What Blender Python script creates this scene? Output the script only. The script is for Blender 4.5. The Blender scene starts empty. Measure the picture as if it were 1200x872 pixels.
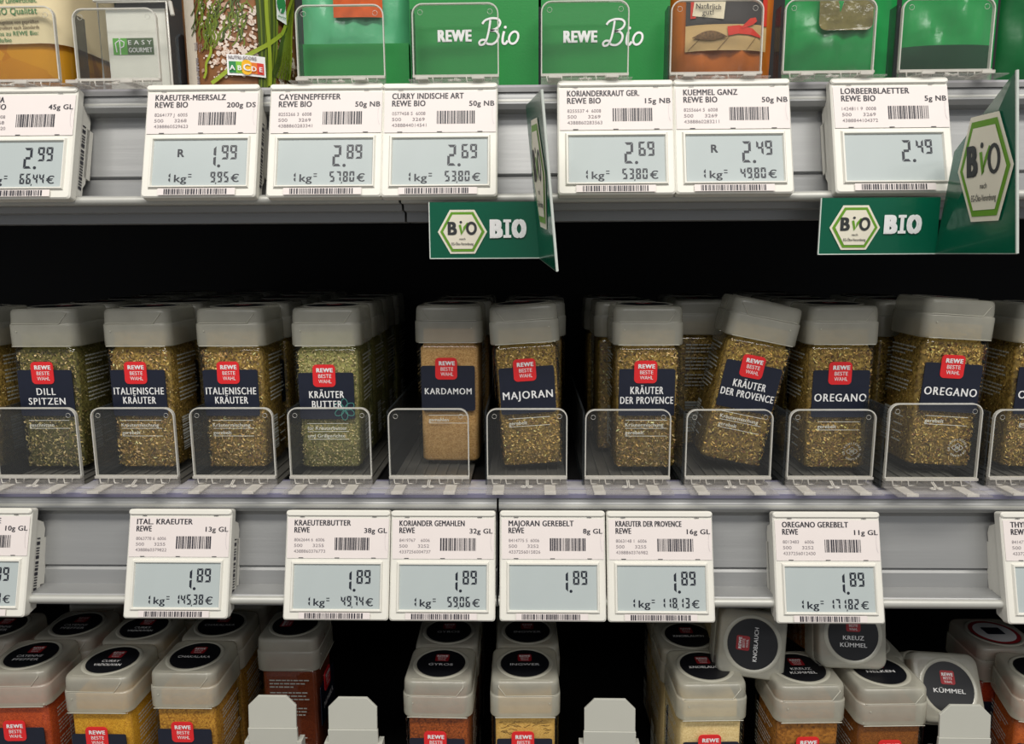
import bpy, math, random
from mathutils import Vector, Matrix, Euler

sc = bpy.context.scene
COL = sc.collection
R = math.radians
H = 1.30                      # camera height
# ------------------------------------------------------------------ camera
F = 866.0
cam_d = bpy.data.cameras.new('camera'); cam = bpy.data.objects.new('camera', cam_d); COL.objects.link(cam)
cam_d.sensor_width = 36.0; cam_d.lens = 36.0 * F / 1200.0; cam_d.clip_start = 0.01; cam_d.clip_end = 50
CAMROT = (Matrix.Rotation(R(1.32), 3, 'Z') @ Matrix.Rotation(R(90 - 9.2), 3, 'X') @ Matrix.Rotation(R(-0.31), 3, 'Z'))
CAMLOC = Vector((0, -0.40, H))
cam.location = CAMLOC; cam.rotation_euler = CAMROT.to_euler()
sc.camera = cam
# ------------------------------------------------------------------ world, lights, exposure
w = bpy.data.worlds.new('shop_air'); sc.world = w; w.use_nodes = True
w.node_tree.nodes['Background'].inputs[0].default_value = (0.93, 0.95, 1.0, 1)
w.node_tree.nodes['Background'].inputs[1].default_value = 0.23
def area(name, loc, target, sx, sy, power, col):
    d = bpy.data.lights.new(name, 'AREA'); d.shape = 'RECTANGLE'; d.size = sx; d.size_y = sy; d.energy = power; d.color = col
    o = bpy.data.objects.new(name, d); COL.objects.link(o); o.location = loc
    o.rotation_euler = (Vector(target) - Vector(loc)).to_track_quat('-Z', 'Y').to_euler(); return o
area('ceiling_strip_light', (0.1, -1.02, 2.75), (0, 0, 1.25), 2.6, 0.28, 39, (1.0, 0.955, 0.88))
area('ceiling_strip_light', (0.2, -2.4, 2.75), (0, 0, 1.2), 2.6, 0.3, 15, (1.0, 0.98, 0.95))
sc.view_settings.view_transform = 'Standard'; sc.view_settings.look = 'None'
sc.view_settings.exposure = 0.15; sc.view_settings.gamma = 1.0; sc.view_settings.use_curve_mapping = False
sc.cycles.transparent_max_bounces = 24
sc.cycles.max_bounces = 8
sc.cycles.caustics_reflective = False; sc.cycles.caustics_refractive = False

# ------------------------------------------------------------------ helpers
def ray(px, py):
    return CAMROT @ Vector(((px - 600) / F, -(py - 436) / F, -1.0))
def P(px, py, y):                 # point seen at pixel, at world depth plane y
    d = ray(px, py); t = (y - CAMLOC.y) / d.y; return CAMLOC + d * t
def Pz(px, py, z):                # point seen at pixel, at world height z
    d = ray(px, py); t = (z - CAMLOC.z) / d.z; return CAMLOC + d * t
def lin(c): return c / 12.92 if c <= 0.04045 else ((c + 0.055) / 1.055) ** 2.4
def rgb(r, g, b): return (lin(r / 255), lin(g / 255), lin(b / 255), 1)

MATS = {}
def mat(name, col, rough=0.5, metal=0.0, noise=0.04, nscale=120, bump=0.0, bscale=400, alpha=1.0, coat=0.0, spec=0.5, stretch=None, tint=(1, 1, 1, 1)):
    if name in MATS: return MATS[name]
    m = bpy.data.materials.new(name); m.use_nodes = True; nt = m.node_tree; N = nt.nodes; L = nt.links
    b = N['Principled BSDF']; out = N['Material Output']
    tc = N.new('ShaderNodeTexCoord'); src = tc.outputs['Object']
    if stretch:
        mp = N.new('ShaderNodeMapping'); mp.inputs['Scale'].default_value = stretch; L.new(src, mp.inputs[0]); src = mp.outputs[0]
    n = N.new('ShaderNodeTexNoise'); n.inputs['Scale'].default_value = nscale; n.inputs['Detail'].default_value = 3; L.new(src, n.inputs['Vector'])
    mx = N.new('ShaderNodeMix'); mx.data_type = 'RGBA'; L.new(n.outputs['Fac'], mx.inputs[0])
    mx.inputs[6].default_value = tuple(c * (1 - noise * 2) for c in col[:3]) + (1,)
    mx.inputs[7].default_value = tuple(min(1, c * (1 + noise * 2)) for c in col[:3]) + (1,)
    L.new(mx.outputs[2], b.inputs['Base Color'])
    b.inputs['Roughness'].default_value = rough; b.inputs['Metallic'].default_value = metal
    b.inputs['Specular IOR Level'].default_value = spec; b.inputs['Coat Weight'].default_value = coat; b.inputs['Coat Roughness'].default_value = 0.08
    if bump:
        n2 = N.new('ShaderNodeTexNoise'); n2.inputs['Scale'].default_value = bscale; n2.inputs['Detail'].default_value = 4; L.new(src, n2.inputs['Vector'])
        bp = N.new('ShaderNodeBump'); bp.inputs['Strength'].default_value = bump; bp.inputs['Distance'].default_value = 0.001
        L.new(n2.outputs['Fac'], bp.inputs['Height']); L.new(bp.outputs[0], b.inputs['Normal'])
    if alpha < 1:
        t = N.new('ShaderNodeBsdfTransparent'); t.inputs[0].default_value = tint
        ms = N.new('ShaderNodeMixShader'); ms.inputs[0].default_value = alpha
        L.new(t.outputs[0], ms.inputs[1]); L.new(b.outputs[0], ms.inputs[2]); L.new(ms.outputs[0], out.inputs[0])
    MATS[name] = m; return m
def clear(name, tint, gloss=0.04, rough=0.03, haze=0.0, hazecol=(0.8, 0.8, 0.8, 1), blend=0.35):
    m = bpy.data.materials.new(name); m.use_nodes = True; nt = m.node_tree; N = nt.nodes; L = nt.links
    N.remove(N['Principled BSDF']); out = N['Material Output']
    t = N.new('ShaderNodeBsdfTransparent'); g = N.new('ShaderNodeBsdfGlossy'); g.inputs['Roughness'].default_value = rough
    tc = N.new('ShaderNodeTexCoord'); n = N.new('ShaderNodeTexNoise'); n.inputs['Scale'].default_value = 60; L.new(tc.outputs['Object'], n.inputs['Vector'])
    mx = N.new('ShaderNodeMix'); mx.data_type = 'RGBA'; L.new(n.outputs['Fac'], mx.inputs[0])
    mx.inputs[6].default_value = tuple(c * 0.97 for c in tint[:3]) + (1,); mx.inputs[7].default_value = tint; L.new(mx.outputs[2], t.inputs[0])
    lw = N.new('ShaderNodeLayerWeight'); lw.inputs['Blend'].default_value = blend
    mr = N.new('ShaderNodeMapRange'); mr.inputs[3].default_value = gloss; mr.inputs[4].default_value = 0.9; L.new(lw.outputs['Fresnel'], mr.inputs[0])
    ge = N.new('ShaderNodeNewGeometry'); inv = N.new('ShaderNodeMath'); inv.operation = 'SUBTRACT'; inv.inputs[0].default_value = 1.0; L.new(ge.outputs['Backfacing'], inv.inputs[1])
    fm = N.new('ShaderNodeMath'); fm.operation = 'MULTIPLY'; L.new(mr.outputs[0], fm.inputs[0]); L.new(inv.outputs[0], fm.inputs[1])
    ms = N.new('ShaderNodeMixShader'); L.new(fm.outputs[0], ms.inputs[0]); L.new(t.outputs[0], ms.inputs[1]); L.new(g.outputs[0], ms.inputs[2])
    last = ms
    if haze:
        d = N.new('ShaderNodeBsdfDiffuse'); d.inputs[0].default_value = hazecol
        m2 = N.new('ShaderNodeMixShader'); m2.inputs[0].default_value = haze; L.new(ms.outputs[0], m2.inputs[1]); L.new(d.outputs[0], m2.inputs[2]); last = m2
    L.new(last.outputs[0], out.inputs[0]); MATS[name] = m; return m
def powder(name, c1, c2, scale=900, bump=0.6, c3=None):
    m = bpy.data.materials.new(name); m.use_nodes = True; nt = m.node_tree; N = nt.nodes; L = nt.links
    b = N['Principled BSDF']; b.inputs['Roughness'].default_value = 0.85; b.inputs['Specular IOR Level'].default_value = 0.2
    tc = N.new('ShaderNodeTexCoord'); v = N.new('ShaderNodeTexVoronoi'); v.inputs['Scale'].default_value = scale; L.new(tc.outputs['Object'], v.inputs['Vector'])
    n = N.new('ShaderNodeTexNoise'); n.inputs['Scale'].default_value = scale * 0.5; n.inputs['Detail'].default_value = 5; L.new(tc.outputs['Object'], n.inputs['Vector'])
    sep = N.new('ShaderNodeSeparateColor'); L.new(v.outputs['Color'], sep.inputs[0])
    r = N.new('ShaderNodeValToRGB'); r.color_ramp.elements[0].color = c1; r.color_ramp.elements[1].color = c2
    r.color_ramp.elements[0].position = 0.1; r.color_ramp.elements[1].position = 0.75
    if c3: e = r.color_ramp.elements.new(0.95); e.color = c3
    ad = N.new('ShaderNodeMath'); ad.operation = 'ADD'; ad.inputs[1].default_value = 0; 
    mul = N.new('ShaderNodeMath'); mul.operation = 'MULTIPLY_ADD'; mul.inputs[1].default_value = 0.6; L.new(sep.outputs[0], mul.inputs[0])
    m3 = N.new('ShaderNodeMath'); m3.operation = 'MULTIPLY'; m3.inputs[1].default_value = 0.45; L.new(n.outputs['Fac'], m3.inputs[0]); L.new(m3.outputs[0], mul.inputs[2])
    L.new(mul.outputs[0], r.inputs[0]); L.new(r.outputs[0], b.inputs['Base Color'])
    bp = N.new('ShaderNodeBump'); bp.inputs['Strength'].default_value = bump; bp.inputs['Distance'].default_value = 0.0006; L.new(mul.outputs[0], bp.inputs['Height']); L.new(bp.outputs[0], b.inputs['Normal'])
    MATS[name] = m; return m
def flake_mat():
    m = bpy.data.materials.new('herb_flakes'); m.use_nodes = True; N = m.node_tree.nodes; L = m.node_tree.links
    b = N['Principled BSDF']; b.inputs['Roughness'].default_value = 0.6
    a = N.new('ShaderNodeVertexColor'); a.layer_name = 'Col'; L.new(a.outputs[0], b.inputs['Base Color'])
    MATS['flakes'] = m; return m

# ---- text outlines from the built-in font
_tc = {}
def text_geo(s, sp=1.0):
    k = (s, sp)
    if k in _tc: return _tc[k]
    cu = bpy.data.curves.new('t', 'FONT'); cu.body = s; cu.size = 1; cu.resolution_u = 3; cu.space_character = sp
    o = bpy.data.objects.new('t', cu); me = o.to_mesh()
    vs = [(v.co.x, v.co.y) for v in me.vertices]; fs = [tuple(p.vertices) for p in me.polygons]
    o.to_mesh_clear(); bpy.data.objects.remove(o); bpy.data.curves.remove(cu)
    _tc[k] = (vs, fs); return _tc[k]
_cap = [0]
def cap():
    if not _cap[0]:
        vs, _ = text_geo('H'); _cap[0] = max(v[1] for v in vs) - min(v[1] for v in vs)
    return _cap[0]

class MB:
    def __init__(s): s.v = []; s.f = []; s.m = []; s.sm = []; s.cur = 0; s.flip = None
    def add(s, vs, fs, smooth=False):
        n = len(s.v); s.v += [tuple(v) for v in vs]; s.f += [tuple(i + n for i in f) for f in fs]
        s.m += [s.cur] * len(fs); s.sm += [smooth] * len(fs); return s
    def mat(s, i): s.cur = i; return s
    def box(s, x0, x1, y0, y1, z0, z1):
        vs = [(x, y, z) for z in (z0, z1) for y in (y0, y1) for x in (x0, x1)]
        return s.add(vs, [(0, 2, 3, 1), (4, 5, 7, 6), (0, 1, 5, 4), (2, 6, 7, 3), (0, 4, 6, 2), (1, 3, 7, 5)])
    def loft(s, rings, cap0=True, cap1=True, smooth=True):
        n = len(rings[0]); vs = [p for r in rings for p in r]; fs = []
        for k in range(len(rings) - 1):
            for i in range(n):
                j = (i + 1) % n; fs.append((k * n + i, k * n + j, (k + 1) * n + j, (k + 1) * n + i))
        s.add(vs, fs, smooth)
        if cap0: s.add(rings[0], [tuple(reversed(range(n)))])
        if cap1: s.add(rings[-1], [tuple(range(n))])
        return s
    def plate(s, outline, y0, y1, bev=0.0, smooth=False):    # outline in xz (ccw seen from -Y), extruded from y0 (front) to y1 (back)
        def inset(o, d):
            cx = sum(p[0] for p in o) / len(o); cz = sum(p[1] for p in o) / len(o)
            mx = max(abs(p[0] - cx) for p in o); mz = max(abs(p[1] - cz) for p in o)
            return [(cx + (p[0] - cx) * (1 - d / mx), cz + (p[1] - cz) * (1 - d / mz)) for p in o]
        rings = []
        if bev: rings += [[(p[0], y0, p[1]) for p in inset(outline, bev)], [(p[0], y0 + bev, p[1]) for p in outline]]
        else: rings += [[(p[0], y0, p[1]) for p in outline]]
        rings += [[(p[0], y1, p[1]) for p in outline]]
        n0 = len(s.f); s.loft(rings, smooth=smooth)
        s.f[n0:] = [tuple(reversed(f)) for f in s.f[n0:]]
        return s
    def tube(s, pts, r, n=6, closed=False):
        pts = [Vector(p) for p in pts]; rings = []
        for i, p in enumerate(pts):
            a = pts[i - 1] if (i > 0 or closed) else pts[i]; b = pts[(i + 1) % len(pts)] if (i < len(pts) - 1 or closed) else pts[i]
            d = (b - a).normalized(); up = Vector((0.13, 0.2, 0.97)) if abs(d.z) < 0.9 else Vector((1, 0.1, 0))
            u = d.cross(up).normalized(); w_ = u.cross(d)
            rings.append([tuple(p + (u * math.cos(2 * math.pi * k / n) + w_ * math.sin(2 * math.pi * k / n)) * r) for k in range(n)])
        if closed: rings.append(rings[0]); return s.loft(rings, False, False)
        return s.loft(rings)
    def flat(s, pts, mp=None):
        mp = mp or (lambda a, b: (a, 0, b)); vs = [mp(*p) for p in pts]; return s.add(vs, [tuple(range(len(pts)))])
    def stroke(s, pts, wd, mp=None, closed=False):           # flat line with mitred joints
        mp = mp or (lambda a, b: (a, 0, b)); P2 = [Vector(p) for p in pts]; L_ = []; n = len(P2)
        for i, p in enumerate(P2):
            a = P2[i - 1] if (i > 0 or closed) else p; b = P2[(i + 1) % n] if (i < n - 1 or closed) else p
            d = (b - a); d = d.normalized() if d.length else Vector((1, 0)); nn = Vector((-d.y, d.x)) * (wd[i] if isinstance(wd, (list, tuple)) else wd) / 2
            L_.append((p + nn, p - nn))
        vs = [mp(q.x, q.y) for pr in L_ for q in pr]; m_ = n if closed else n - 1
        return s.add(vs, [(2 * i, 2 * i + 1, (2 * i + 3) % (2 * n), (2 * i + 2) % (2 * n)) for i in range(m_)])
    def text(s, t, x, z, h, width=None, align='c', mp=None, bold=0.012, shear=0.0, xs=1.0, sp=1.0):
        if not t.strip(): return s
        mp = mp or (lambda a, b: (a, 0, b)); vs, fs = text_geo(t, sp + bold * 2.6)
        x0 = min(v[0] for v in vs); x1 = max(v[0] for v in vs); k = h / cap()
        kx = k * xs if width is None else width / (x1 - x0); W = (x1 - x0) * kx
        ox = {'l': 0, 'c': -W / 2, 'r': -W}[align]
        ds = [(0, 0)] if bold < 0.006 else ([(-bold, 0), (bold, 0)] if bold < 0.03 else [(-bold, -bold * .5), (bold, -bold * .5), (-bold, bold * .5), (bold, bold * .5), (0, 0)])
        o0 = Vector(mp(x, z)); nr = (Vector(mp(x + 2e-4, z)) - o0).cross(Vector(mp(x, z + 2e-4)) - o0)
        nr = nr.normalized() * 3e-5 if nr.length else Vector((0, 0, 0))      # layers lifted off each other towards the reader
        for i, (dx, dz) in enumerate(ds): s.add([Vector(mp(x + ox + (v[0] - x0) * kx + v[1] * k * shear + dx * k, z + (v[1] + dz) * k)) + nr * i for v in vs], fs)
        return s
    def barcode(s, x0, x1, z0, z1, seed, mp=None, n=None, vertical=False):
        rr = random.Random(seed); mp = mp or (lambda a, b: (a, 0, b)); L_ = (z1 - z0) if vertical else (x1 - x0); p = 0; n = n or 32; u = L_ / (n * 2.15)
        while p < L_ - u * 2:
            wd = u * rr.choice([1, 1, 2, 2.6]); wd = min(wd, L_ - p)
            if vertical: s.flat([(x0, z0 + p), (x1, z0 + p), (x1, z0 + p + wd), (x0, z0 + p + wd)], mp)
            else: s.flat([(x0 + p, z0), (x0 + p + wd, z0), (x0 + p + wd, z1), (x0 + p, z1)], mp)
            p += wd + u * rr.choice([1, 1, 1.8])
        return s
    def mesh(s, name, mats):
        me = bpy.data.meshes.new(name); me.from_pydata(s.v, [], s.f)
        for m in (mats if isinstance(mats, (list, tuple)) else [mats]): me.materials.append(m)
        me.polygons.foreach_set('material_index', s.m); me.polygons.foreach_set('use_smooth', s.sm); me.update(); return me
    def build(s, name, mats, parent=None, label=None, kind=None):
        return link(name, s.mesh(name, mats), parent, label, kind)
def link(name, me, parent=None, label=None, kind=None):
    o = bpy.data.objects.new(name, me); COL.objects.link(o)
    if parent: o.parent = parent
    if label: o['label'] = label
    if kind: o['kind'] = kind
    return o
def thing(name, label, cat, loc=(0, 0, 0), rot=(0, 0, 0), group=None):
    o = bpy.data.objects.new(name, None); o.empty_display_size = 0.01; COL.objects.link(o)
    o.location = loc; o.rotation_euler = rot; o['label'] = label; o['category'] = cat
    if group: o['group'] = group
    return o
def tag(o, label, cat, group=None):
    o['label'] = label; o['category'] = cat
    if group: o['group'] = group
    return o
def copy_tree(o, parent=None):
    c = o.copy(); COL.objects.link(c)
    if parent: c.parent = parent
    for ch in KIDS.get(o, []) or list(o.children): copy_tree(ch, c)
    return c
KIDS = {}
def rsq(hx, hy, r, z, n=5, cx=0, cy=0):          # rounded square ring in xy
    pts = []
    for (sx, sy, a0) in ((1, -1, -90), (1, 1, 0), (-1, 1, 90), (-1, -1, 180)):
        for k in range(n + 1):
            a = R(a0 + 90 * k / n); pts.append((cx + sx * (hx - r) + r * math.cos(a), cy + sy * (hy - r) + r * math.sin(a), z))
    return pts
def rrect(x0, x1, z0, z1, r, n=5, only_top=False):   # rounded rect outline in xz, ccw seen from -Y
    pts = []; rb = 0.0001 if only_top else r
    for (cx, cz, a0, q) in ((x1 - rb, z0 + rb, -90, rb), (x1 - r, z1 - r, 0, r), (x0 + r, z1 - r, 90, r), (x0 + rb, z0 + rb, 180, rb)):
        m_ = 1 if q == 0.0001 else n
        for k in range(m_ + 1):
            a = R(a0 + 90 * k / m_); pts.append((cx + q * math.cos(a), cz + q * math.sin(a)))
    return pts
def circle(cx, cz, rx, rz=None, n=32): 
    rz = rz or rx; return [(cx + rx * math.cos(2 * math.pi * k / n), cz + rz * math.sin(2 * math.pi * k / n)) for k in range(n)]

# ------------------------------------------------------------------ materials
M_black = mat('black_enamel', rgb(11, 11, 12), 0.5, noise=0.15, nscale=30)
M_alu = mat('brushed_aluminium', rgb(156, 157, 157), 0.42, metal=0.35, noise=0.05, nscale=40, bump=0.15, bscale=60, stretch=(0.15, 4, 4))
M_alulip = mat('pale_rail_lip', rgb(184, 184, 178), 0.42, metal=0.2, noise=0.03)
M_house = mat('white_tag_plastic', rgb(226, 224, 215), 0.42, noise=0.015)
M_paper = mat('paper_insert', rgb(228, 219, 216), 0.6, noise=0.015, nscale=60)
M_lcd = mat('lcd_glass', rgb(178, 187, 187), 0.22, noise=0.03, nscale=40)
M_ink = mat('black_ink', rgb(40, 38, 48), 0.5, noise=0.02)
M_inkgrey = mat('faded_grey_ink', rgb(138, 130, 134), 0.6, noise=0.08, nscale=800)
M_seg = mat('lcd_segments', rgb(34, 38, 48), 0.3, noise=0.02)
M_navy = mat('navy_label', rgb(22, 27, 44), 0.4, noise=0.08, nscale=300, coat=0.2)
M_red = mat('red_badge', rgb(222, 40, 44), 0.4, noise=0.03)
M_white = mat('white_print', rgb(236, 236, 236), 0.5, noise=0.02)
M_glassprint = mat('white_glass_print', rgb(222, 222, 212), 0.5, noise=0.03)
M_whitefaint = mat('faint_white_print', rgb(176, 178, 170), 0.6, noise=0.08, nscale=900)
M_teal = mat('teal_print', rgb(70, 140, 130), 0.6, noise=0.05)
M_disc = mat('black_sticker', rgb(14, 15, 20), 0.45, noise=0.1)
M_discred = mat('dull_red_print', rgb(150, 30, 36), 0.45, noise=0.05)
M_disctxt = mat('grey_white_print', rgb(222, 222, 222), 0.5, noise=0.03)
M_lid = mat('frosted_lid', rgb(196, 194, 180), 0.26, noise=0.07, nscale=90, bump=0.08, bscale=500, alpha=0.52, tint=(0.95, 0.95, 0.9, 1), spec=0.8)
M_lidedge = mat('lid_ridge', rgb(188, 186, 172), 0.25, noise=0.03, alpha=0.8, spec=0.8)
M_glass = clear('jar_glass', (0.96, 0.975, 0.96, 1), gloss=0.015, rough=0.02, blend=0.3)
M_acryl = clear('clear_acrylic', (0.985, 0.99, 0.985, 1), gloss=0.012, rough=0.04, haze=0.012, hazecol=(0.9, 0.9, 0.88, 1), blend=0.2)
M_rim = mat('acrylic_edge_highlight', rgb(222, 220, 212), 0.15, noise=0.04, alpha=0.72, spec=0.9)  # whitish colour stands in for the light that clear edges catch
M_base = mat('clear_moulded_plastic', rgb(190, 186, 182), 0.2, noise=0.12, nscale=150, alpha=0.22, spec=0.9)
M_baseb = mat('bright_moulded_plastic', rgb(226, 222, 214), 0.15, noise=0.1, nscale=150, alpha=0.5, spec=0.9)
M_track = mat('grey_track_plastic', rgb(86, 84, 80), 0.35, noise=0.1, nscale=60)
M_smoke = mat('smoky_divider', rgb(70, 74, 76), 0.15, noise=0.06, alpha=0.35, tint=(0.7, 0.72, 0.74, 1))
M_strip = mat('clear_strip_plastic', rgb(196, 194, 198), 0.15, noise=0.07, nscale=50, alpha=0.85, spec=0.9)
M_strip2 = mat('lavender_strip_shade', rgb(120, 118, 140), 0.2, noise=0.1, nscale=50)
M_green = mat('carton_green', rgb(0, 128, 48), 0.45, noise=0.03, nscale=300, bump=0.05, bscale=900)
M_pouchg = mat('glossy_green_foil', rgb(24, 138, 66), 0.22, noise=0.12, nscale=40, bump=0.5, bscale=45, coat=0.5)
M_pouchpale = mat('pale_green_foil', rgb(84, 168, 120), 0.25, noise=0.1, nscale=40, bump=0.5, bscale=60, coat=0.4)
M_pouchd = mat('dark_green_foil', rgb(12, 62, 34), 0.25, noise=0.15, nscale=40, bump=0.4, bscale=45, coat=0.3)
M_pouchdd = mat('forest_green_foil', rgb(10, 92, 44), 0.3, noise=0.15, nscale=40, bump=0.4, bscale=45)
M_orange = mat('orange_foil', rgb(190, 104, 34), 0.25, noise=0.1, nscale=60, bump=0.5, bscale=60, coat=0.4)
M_sign = mat('sign_green', rgb(0, 92, 66), 0.25, noise=0.05, nscale=20, alpha=0.9, coat=0.4)
M_signedge = mat('sign_cut_edge', rgb(205, 212, 205), 0.3, noise=0.02)
M_cream = mat('cream_print', rgb(228, 222, 204), 0.5, noise=0.02)
M_lime = mat('lime_green_print', rgb(98, 150, 30), 0.5, noise=0.02)
M_charcoal = mat('charcoal_print', rgb(48, 50, 52), 0.5, noise=0.03)
M_stop = mat('white_stop_plastic', rgb(186, 186, 176), 0.5, noise=0.03, nscale=30)
M_flake = flake_mat()

# ------------------------------------------------------------------ structure
wall = MB().box(-1.3, 1.3, 0.34, 0.36, 0.0, 1.95).build('wall_back', mat('black_back_panel', rgb(4, 4, 5), 0.7, noise=0.2, nscale=20)); wall['kind'] = 'structure'
fl = MB().box(-2.5, 2.5, -3.0, 0.36, -0.05, 0.0).build('floor', mat('grey_floor_tile', rgb(150, 146, 138), 0.4, noise=0.05, nscale=3)); fl['kind'] = 'structure'
UP, MID, LOW = H + 0.0865, H - 0.1352, H - 0.354
X0, X1 = -1.0, 1.0
def shelf(s, label, joint):
    t = thing('shelf', label, 'shelf', (0, 0, s))
    MB().box(X0, X1, 0.024, 0.335, -0.045, -0.0012).build('shelf_board', M_black, t)
    prof = [(0.022, -0.002), (0.007, -0.002), (0.0060, -0.0062), (0.0055, -0.0070), (0.0050, -0.0095), (0.0065, -0.0120), (0.0125, -0.0135), (0.0130, -0.0165), (0.0060, -0.045), (0.0078, -0.0462), (0.0058, -0.048),
            (0.0045, -0.0560), (-0.0085, -0.0562), (-0.0105, -0.0580), (-0.0100, -0.0605), (-0.003, -0.0615), (-0.002, -0.0645), (0.006, -0.065), (0.006, -0.070), (0.022, -0.070)]
    cuts = [X0] + joint + [X1]
    for a, b in zip(cuts[:-1], cuts[1:]):
        mb = MB(); g = 0.0006
        mb.loft([[(x, y, z) for y, z in prof] for x in (a + g, b - g)], smooth=False)
        mb.build('price_rail', M_alu, t)
        mb = MB(); mb.tube([(a + g, 0.0080, -0.0086), (b - g, 0.0080, -0.0086)], 0.0030, 10); mb.tube([(a + g, -0.0095, -0.0590), (b - g, -0.0095, -0.0590)], 0.0024, 10)
        mb.build('rail_lip', M_alulip, t)
    mb = MB(); mb.box(X0, X1, 0.0125, 0.024, -0.002, 0.0006); mb.box(X0, X1, 0.0068, 0.0100, -0.0028, 0.0002)
    mb.build('plastic_strip', M_strip, t)
    mb = MB(); mb.box(X0, X1, 0.0100, 0.0125, -0.003, -0.0003); mb.box(X0, X1, 0.024, 0.0262, -0.001, 0.0008); mb.box(X0, X1, 0.0055, 0.0068, -0.0035, -0.0012)
    mb.build('strip_groove', M_strip2 if s == MID else mat('grey_strip_shade', rgb(150, 150, 150), 0.3, noise=0.08), t)
    return t
j_mid = P(583, 660, -0.005).x; j_up = P(470, 200, -0.005).x
shelf(UP, 'upper shelf with aluminium price rail carrying pouches and the seven organic price tags', [j_up])
shelf(MID, 'middle shelf with aluminium price rail carrying the long row of herb jars', [j_mid])
shelf(LOW, 'bottom shelf carrying ground spice jars seen from above', [])

# ------------------------------------------------------------------ jars
LIDZ = 0.0780; JH = 0.1010
def lettering_badge(mp, x, z, w_, mb_red, mb_txt):
    mb_red.flat(rrect(x - w_ / 2, x + w_ / 2, z - w_ / 2, z + w_ / 2, w_ * 0.2), mp)
def side_map(sx):      # print on the glass sides
    return (lambda a, b: (sx * 0.02055, a * sx, b))
def herb_flakes(pal, seed, size=(0.0022, 0.0006), n=4200):
    rr = random.Random(seed); vs = []; fs = []; cols = []
    hx = 0.0180
    for i in range(n):
        side = rr.choices([0, 1, 2], [0.5, 0.25, 0.25])[0]
        a = rr.uniform(-hx + 0.0005, hx - 0.0005); z = 0.0035 + (0.0755 - 0.0035) * rr.random()
        L_ = size[0] * rr.uniform(0.4, 1.35) / 2; W = size[1] * rr.uniform(0.6, 1.6) / 2; th = rr.uniform(0, math.pi); t = rr.uniform(0.0001, 0.0009)
        tilt = rr.uniform(-0.25, 0.25)
        q = []
        for (u, v) in ((-L_, -W * 0.6), (L_ * 0.3, -W), (L_, 0), (0, W)):
            du = u * math.cos(th) - v * math.sin(th); dv = u * math.sin(th) + v * math.cos(th); q.append((a + du, t + u * tilt * 0.5 + v * 0.3, z + dv))
        c = rr.choice(pal); k = rr.choice([0.45, 0.8, 1.2, 1.5, 1.9]) * rr.uniform(0.85, 1.15); c = tuple(min(1, lin(x / 255) * k * q_) for x, q_ in zip(c, (1.12, 0.98, 1.2))) + (1,)
        for (aa, tt, zz) in q:
            o = max(0.0, min(tt, 0.0013))
            if side == 0: vs.append((aa, -hx - o, zz))
            elif side == 1: vs.append((hx + o, aa, zz))
            else: vs.append((-hx - o, aa, zz))
            cols.append(c)
        m = 4 * i; fs.append((m, m + 1, m + 2, m + 3))
    me = bpy.data.meshes.new('herb_flakes'); me.from_pydata(vs, [], fs); me.materials.append(M_flake)
    ca = me.color_attributes.new('Col', 'FLOAT_COLOR', 'POINT'); ca.data.foreach_set('color', [x for c in cols for x in c]); me.update(); return me

_mb = MB()
_mb.loft([rsq(0.0165, 0.0165, 0.004, 0.0), rsq(0.0190, 0.0190, 0.005, 0.0006), rsq(0.0201, 0.0201, 0.005, 0.0025), rsq(0.0203, 0.0203, 0.0045, 0.006), rsq(0.0203, 0.0203, 0.0045, 0.074),
          rsq(0.0198, 0.0198, 0.0045, 0.0765), rsq(0.0185, 0.0185, 0.005, 0.0785)])
ME_GLASS = _mb.mesh('glass_body', M_glass)
def lid_mesh():
    mb = MB(); q = LIDZ
    mb.loft([rsq(0.0205, 0.0205, 0.006, q), rsq(0.0209, 0.0209, 0.006, q + 0.0003), rsq(0.0211, 0.0211, 0.006, q + 0.001), rsq(0.0211, 0.0211, 0.006, q + 0.0130), rsq(0.0209, 0.0209, 0.006, q + 0.0136),
             rsq(0.0204, 0.0204, 0.006, q + 0.0138), rsq(0.0206, 0.0206, 0.006, q + 0.0146), rsq(0.0204, 0.0204, 0.006, q + 0.0200), rsq(0.0202, 0.0202, 0.006, q + 0.0214), rsq(0.0196, 0.0196, 0.0058, q + 0.0225), rsq(0.0188, 0.0188, 0.0055, q + 0.0229),
             rsq(0.0171, 0.0171, 0.0055, q + 0.0230)])
    return mb.mesh('lid', M_lid)
ME_LID = lid_mesh()
def seam_mesh(sgn):
    mb = MB(); q = LIDZ; y = -0.0208
    mb.tube([(-sgn * 0.0175, y, q + 0.0142), (sgn * 0.0115, y, q + 0.0140), (sgn * 0.0160, y + 0.0003, q + 0.0200), (sgn * 0.0150, y + 0.0030, q + 0.0225)], 0.00028, 5)
    mb.tube([(-0.0155, y + 0.004, q + 0.02255), (0.0150, y + 0.003, q + 0.02255)], 0.00025, 5)
    mb.tube([(-0.018, y - 0.0004, q + 0.0004), (0.018, y - 0.0004, q + 0.0004)], 0.0003, 5)
    mb.loft([[(sgn * -0.0145 + 0.0005 * math.cos(R(60 * k)), y - 0.0002 - 0.0005 * s_, q + 0.0095 + 0.0005 * math.sin(R(60 * k))) for k in range(6)] for s_ in (0, 1)])
    return mb.mesh('flap_seam', M_lidedge)
ME_SEAM = {1: seam_mesh(1), -1: seam_mesh(-1)}
def ring_mesh():
    mb = MB(); n = 40; rs = [(0.0152, 0.1010), (0.0160, 0.1014), (0.0170, 0.1014), (0.0175, 0.1010)]
    mb.loft([[(r * math.cos(2 * math.pi * k / n), r * math.sin(2 * math.pi * k / n), z) for k in range(n)] for r, z in rs], False, False)
    return mb.mesh('sticker_ring', M_lidedge)
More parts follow.
